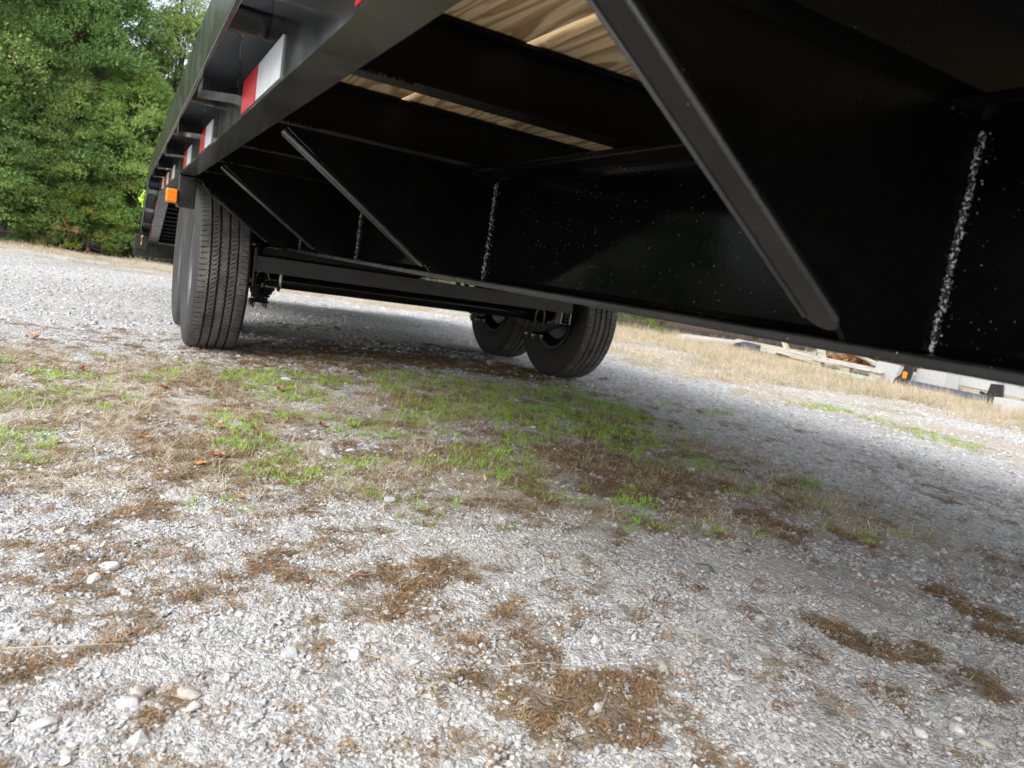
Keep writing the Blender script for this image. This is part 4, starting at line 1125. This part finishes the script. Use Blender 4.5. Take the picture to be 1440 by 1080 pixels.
# heap of brown leaves behind
hp = [ribbon_proto('heap_leaf_%d' % i, MAT['leaf_dead'], 12, .07, .05, .09, .035, .3, 700 + i, 2, .9) for i in range(4)]
n = 1500
x = rng.normal(9.75, .35, n); y = rng.normal(6.3, .8, n)
z = .34 * np.exp(-((x - 9.75) / .55) ** 2 - ((y - 6.3) / 1.1) ** 2) * rng.uniform(.6, 1, n)
s = rng.uniform(.6, 1.1, n)
scatter('leaf_heap', np.stack([x, y, z], 1), np.stack([rng.normal(0, .5, n), rng.normal(0, .5, n), rng.uniform(0, 6.28, n)], 1), np.stack([s, s, s], 1), rng.integers(0, 4, n), hp, 'heap of rusty brown leaves behind the pallet', 'leaves')

# ================================================================== SINGLE STONES, LEAVES, TWIGS
def big_stone(seed, x, y, sx, sy, sz, label, mat='stone', rz=0.0):
    r = random.Random(seed); bm = bmesh.new()
    for i in range(22):
        v = Vector((r.gauss(0, 1), r.gauss(0, 1), r.gauss(0, 1))).normalized() * r.uniform(.44, .56)
        bm.verts.new((v.x * sx, v.y * sy, v.z * sz))
    res = bmesh.ops.convex_hull(bm, input=bm.verts[:])
    bmesh.ops.delete(bm, geom=list({g for g in res['geom_interior'] + res['geom_unused'] if isinstance(g, bmesh.types.BMVert)}), context='VERTS')
    bmesh.ops.bevel(bm, geom=bm.edges[:], offset=.0012, segments=1, affect='EDGES')
    me = bpy.data.meshes.new('stone'); bm.to_mesh(me); bm.free(); me.materials.append(MAT[mat])
    o = link('stone', me, loc=(x, y, float(gz(x, y)) + sz * .22)); o.rotation_euler = (0, 0, rz)
    tag(o, label, 'stone', 'larger stones lying on the gravel'); return o
MAT['stone_white'] = simple('white_stone', (.50, .495, .48), .85, 0, .4, 90, .15)
MAT['stone_grey'] = simple('grey_stone', (.36, .37, .38), .85, 0, .4, 90, .2)
MAT['stone_dark'] = simple('dark_stone', (.14, .14, .14), .8, 0, .4, 90, .25)
MAT['stone_tan'] = simple('tan_stone', (.38, .35, .30), .85, 0, .4, 90, .15)
W_, G_, D_, TN = 'stone_white', 'stone_grey', 'stone_dark', 'stone_tan'
for i, (x, y, a, b, c, mt, lb) in enumerate((
    (.574, 1.508, .032, .026, .022, G_, 'rounded grey stone on the gravel left of the curved yellow stick'),
    (.319, .893, .024, .021, .018, W_, 'squarish white stone at the left end of the brown litter patch, near the bottom'),
    (.101, .852, .032, .022, .016, TN, 'flat tan stone beside a dusty bare spot, lower left'),
    (.106, .828, .024, .014, .011, W_, 'small pale stone touching the flat tan stone at lower left'),
    (.048, .868, .022, .020, .020, TN, 'upright pointed tan stone at lower left'),
    (.037, .850, .030, .020, .014, W_, 'white flat stone below the pointed tan one at lower left'),
    (1.085, .850, .024, .020, .016, TN, 'pinkish stone in dark litter, lower right of centre'),
    (1.115, .50, .026, .024, .020, W_, 'white lump of stone in the bottom right part'),
    (1.045, .513, .026, .020, .015, W_, 'white stone at the right end of the bottom litter'),
    (.594, .688, .015, .026, .013, W_, 'upright white stone at the right of the brown patch, bottom centre'),
    (.012, 1.223, .040, .026, .016, W_, 'broad white flat stone near the left edge'),
    (.514, 1.902, .045, .030, .018, W_, 'flat white stone in short grass left of centre'),
    (.600, 1.93, .034, .024, .016, W_, 'pale stone right beside the flat white one in the grass'),
    (.688, 1.971, .030, .024, .016, G_, 'bluish grey stone in the grass before the left tyre'),
    (1.714, 1.606, .042, .03, .016, D_, 'dark grey flat stone right of the green patch'),
    (1.929, 1.461, .05, .03, .018, D_, 'dark flat stone farthest right in the shade of the trailer'),
    (1.142, 1.063, .045, .03, .02, D_, 'dark grey stone in the shade at centre right'),
    (.905, .745, .018, .015, .011, D_, 'small black stone in the brown streak at lower right'),
    (.975, .682, .014, .012, .008, D_, 'tiny black stone at lower right of the litter streak'),
    (.62, 3.02, .05, .035, .022, W_, 'pale stone before the left tyre at the edge of the grass'),
    (2.09, 4.05, .07, .05, .05, G_, 'grey stone standing beside the rear right tyre'),
    (1.43, 2.32, .03, .022, .016, W_, 'light stone between the two green patches'),
    (-.045, .835, .032, .022, .012, W_, 'pale slab stone at the lower left edge'),
    (1.128, .468, .030, .022, .014, TN, 'tan oval stone near the bottom right corner'))):
    big_stone(900 + i, x, y, a, b, c, lb, mt, i * 1.3)
def leaf_mesh(seed, L, W):
    r = random.Random(seed); n = 7; V = []; F = []
    for i in range(n + 1):
        u = i / n; w = W * math.sin(pi * min(1, u * .93 + .04)) ** .8 * (1 + .35 * (i % 2)); z = .25 * L * (u - .5) ** 2 * r.uniform(.6, 1.6)
        for sx in (-1, 0, 1): V.append((sx * w / 2, (u - .5) * L, max(.0, z + (abs(sx) * W * .28 * r.uniform(.4, 1.2)) + .001)))
    for i in range(n):
        for c in (0, 1): a = i * 3 + c; F.append((a, a + 1, a + 4, a + 3))
    st = len(V); V += [(-.0012, -L * .5, .002), (.0012, -L * .5, .002), (.0012, -L * .75, .001), (-.0012, -L * .75, .001)]; F.append((st, st + 1, st + 2, st + 3))
    me = bpy.data.meshes.new('fallen_leaf'); me.from_pydata(V, [], F); me.update(); me.materials.append(MAT['leaf_o' if seed % 3 else 'leaf_br']); return me
MAT['leaf_o'] = simple('dry_orange_leaf', (.34, .15, .065), .7, 0, .3, 60, .3)
MAT['leaf_br'] = simple('dry_brown_leaf', (.20, .09, .05), .7, 0, .3, 60, .3)
for i, (x, y, L, lb) in enumerate((
    (-.103, 2.959, .07, 'orange leaf farthest left in the grassy strip'),
    (.143, 2.715, .07, 'brown orange leaf standing in the grass left of the tyre'),
    (.27, 2.15, .06, 'orange brown leaf on the gravel between grass tufts'),
    (.369, 2.13, .055, 'light orange leaf just right of the brown one'),
    (.07, 1.997, .06, 'pale orange leaf at the left of the grass'),
    (.249, 1.537, .03, 'dark red leaf scrap lying on white gravel at left'),
    (.556, 2.774, .08, 'curled orange leaf in the bright green patch before the tyre'),
    (.232, 1.836, .075, 'crumpled brown leaf amid dry stems at left'),
    (.186, 1.764, .05, 'small brown leaf under the crumpled one'),
    (.586, 2.224, .055, 'dark brown leaf at the edge of the gravel patch'),
    (.68, 2.23, .05, 'brown leaf left of the central green patch'),
    (2.788, 3.761, .09, 'rust coloured leaf right of the front right tyre'),
    (1.394, 5.2, .12, 'orange leaf on the bright gravel under the axles'),
    (.585, 1.906, .03, 'small peach leaf on the gravel below the grass'),
    (-.32, 3.6, .10, 'pale orange leaf near the left edge beyond the grass'))):
    o = link('fallen_leaf', leaf_mesh(30 + i, L * .62, L * .36), loc=(x, y, float(gz(x, y)) + .006)); o.rotation_euler = (.15, .1 * (i % 3), i * 2.1)
    tag(o, lb, 'leaf', 'dead leaves on the gravel')
MAT['twig_y'] = simple('yellow_stick', (.50, .40, .12), .6, 0, .2, 40, .2)
MAT['twig_b'] = simple('tan_twig', (.36, .27, .18), .7, 0, .2, 40, .2)
MAT['twig_r'] = simple('reddish_twig', (.26, .14, .10), .7, 0, .2, 40, .2)
def twig(pts, r, mt, lb, cat='twig'):
    P = []
    for x, y, z in pts: P.append((x, y, float(gz(x, y)) + z))
    c = P[len(P) // 2]
    mb = MB().tube([tuple(a - b for a, b in zip(p, c)) for p in P], [r * .75 * (1 - .18 * k) for k in range(len(P))] if r < .003 else r, 6)
    o = mb.obj('twig', MAT[mt], loc=c, smooth=True); tag(o, lb, cat, 'twigs on the gravel')
twig([(.895, 1.655, .008), (.905, 1.685, .014), (.935, 1.70, .015), (.955, 1.703, .010)], .0035, 'twig_y', 'curved yellow stick lying alone on the grey gravel in the middle')
twig([(.325, .875, .014), (.36, .845, .018), (.375, .815, .013), (.395, .785, .012)], .0016, 'twig_b', 'bent tan twig crossing white gravel below the brown patch')
twig([(.40, .915, .016), (.43, .86, .018), (.47, .83, .014)], .0012, 'twig_b', 'thin tan twig over the middle of the brown patch')
twig([(.30, 1.07, .014), (.33, 1.05, .016), (.345, 1.0, .013)], .0014, 'twig_r', 'short reddish twig above the brown patch near the bottom')
twig([(.36, 1.12, .014), (.40, 1.105, .017), (.42, 1.11, .013)], .0014, 'twig_r', 'small red-brown twig on the upper edge of the litter')
twig([(1.49, .93, .010), (1.57, .88, .012), (1.64, .82, .011), (1.70, .76, .010)], .0018, 'twig_r', 'long reddish twig in the litter line at the right')
twig([(-.10, .985, .012), (.0, .96, .016), (.06, .955, .013)], .0011, 'twig_b', 'long thin straw stem near the lower left edge')
twig([(.50, .80, .012), (.56, .79, .016), (.62, .76, .012)], .0010, 'twig_b', 'thin stem beside the brown patch at bottom centre')
# small green weeds
for i, (x, y, h, lb) in enumerate(((.557, 1.408, .02, 'tiny bright green weed on the gravel left of centre'), (2.417, 3.86, .16, 'small upright weed before the front right tyre'), (.31, 3.30, .09, 'dry weed against the foot of the left tyre'))):
    me = ribbon_proto('weed', MAT['grass'] if i < 2 else MAT['straw'], 22, .012 + .02 * (i > 0), h * .4, h, .003 + .002 * (i > 0), .9, 800 + i, 3, .7)
    o = link('weed', me, loc=(x, y, float(gz(x, y)))); tag(o, lb, 'weed')
print('tris', sum(len(o.data.polygons) for o in scene.objects if o.type == 'MESH'))
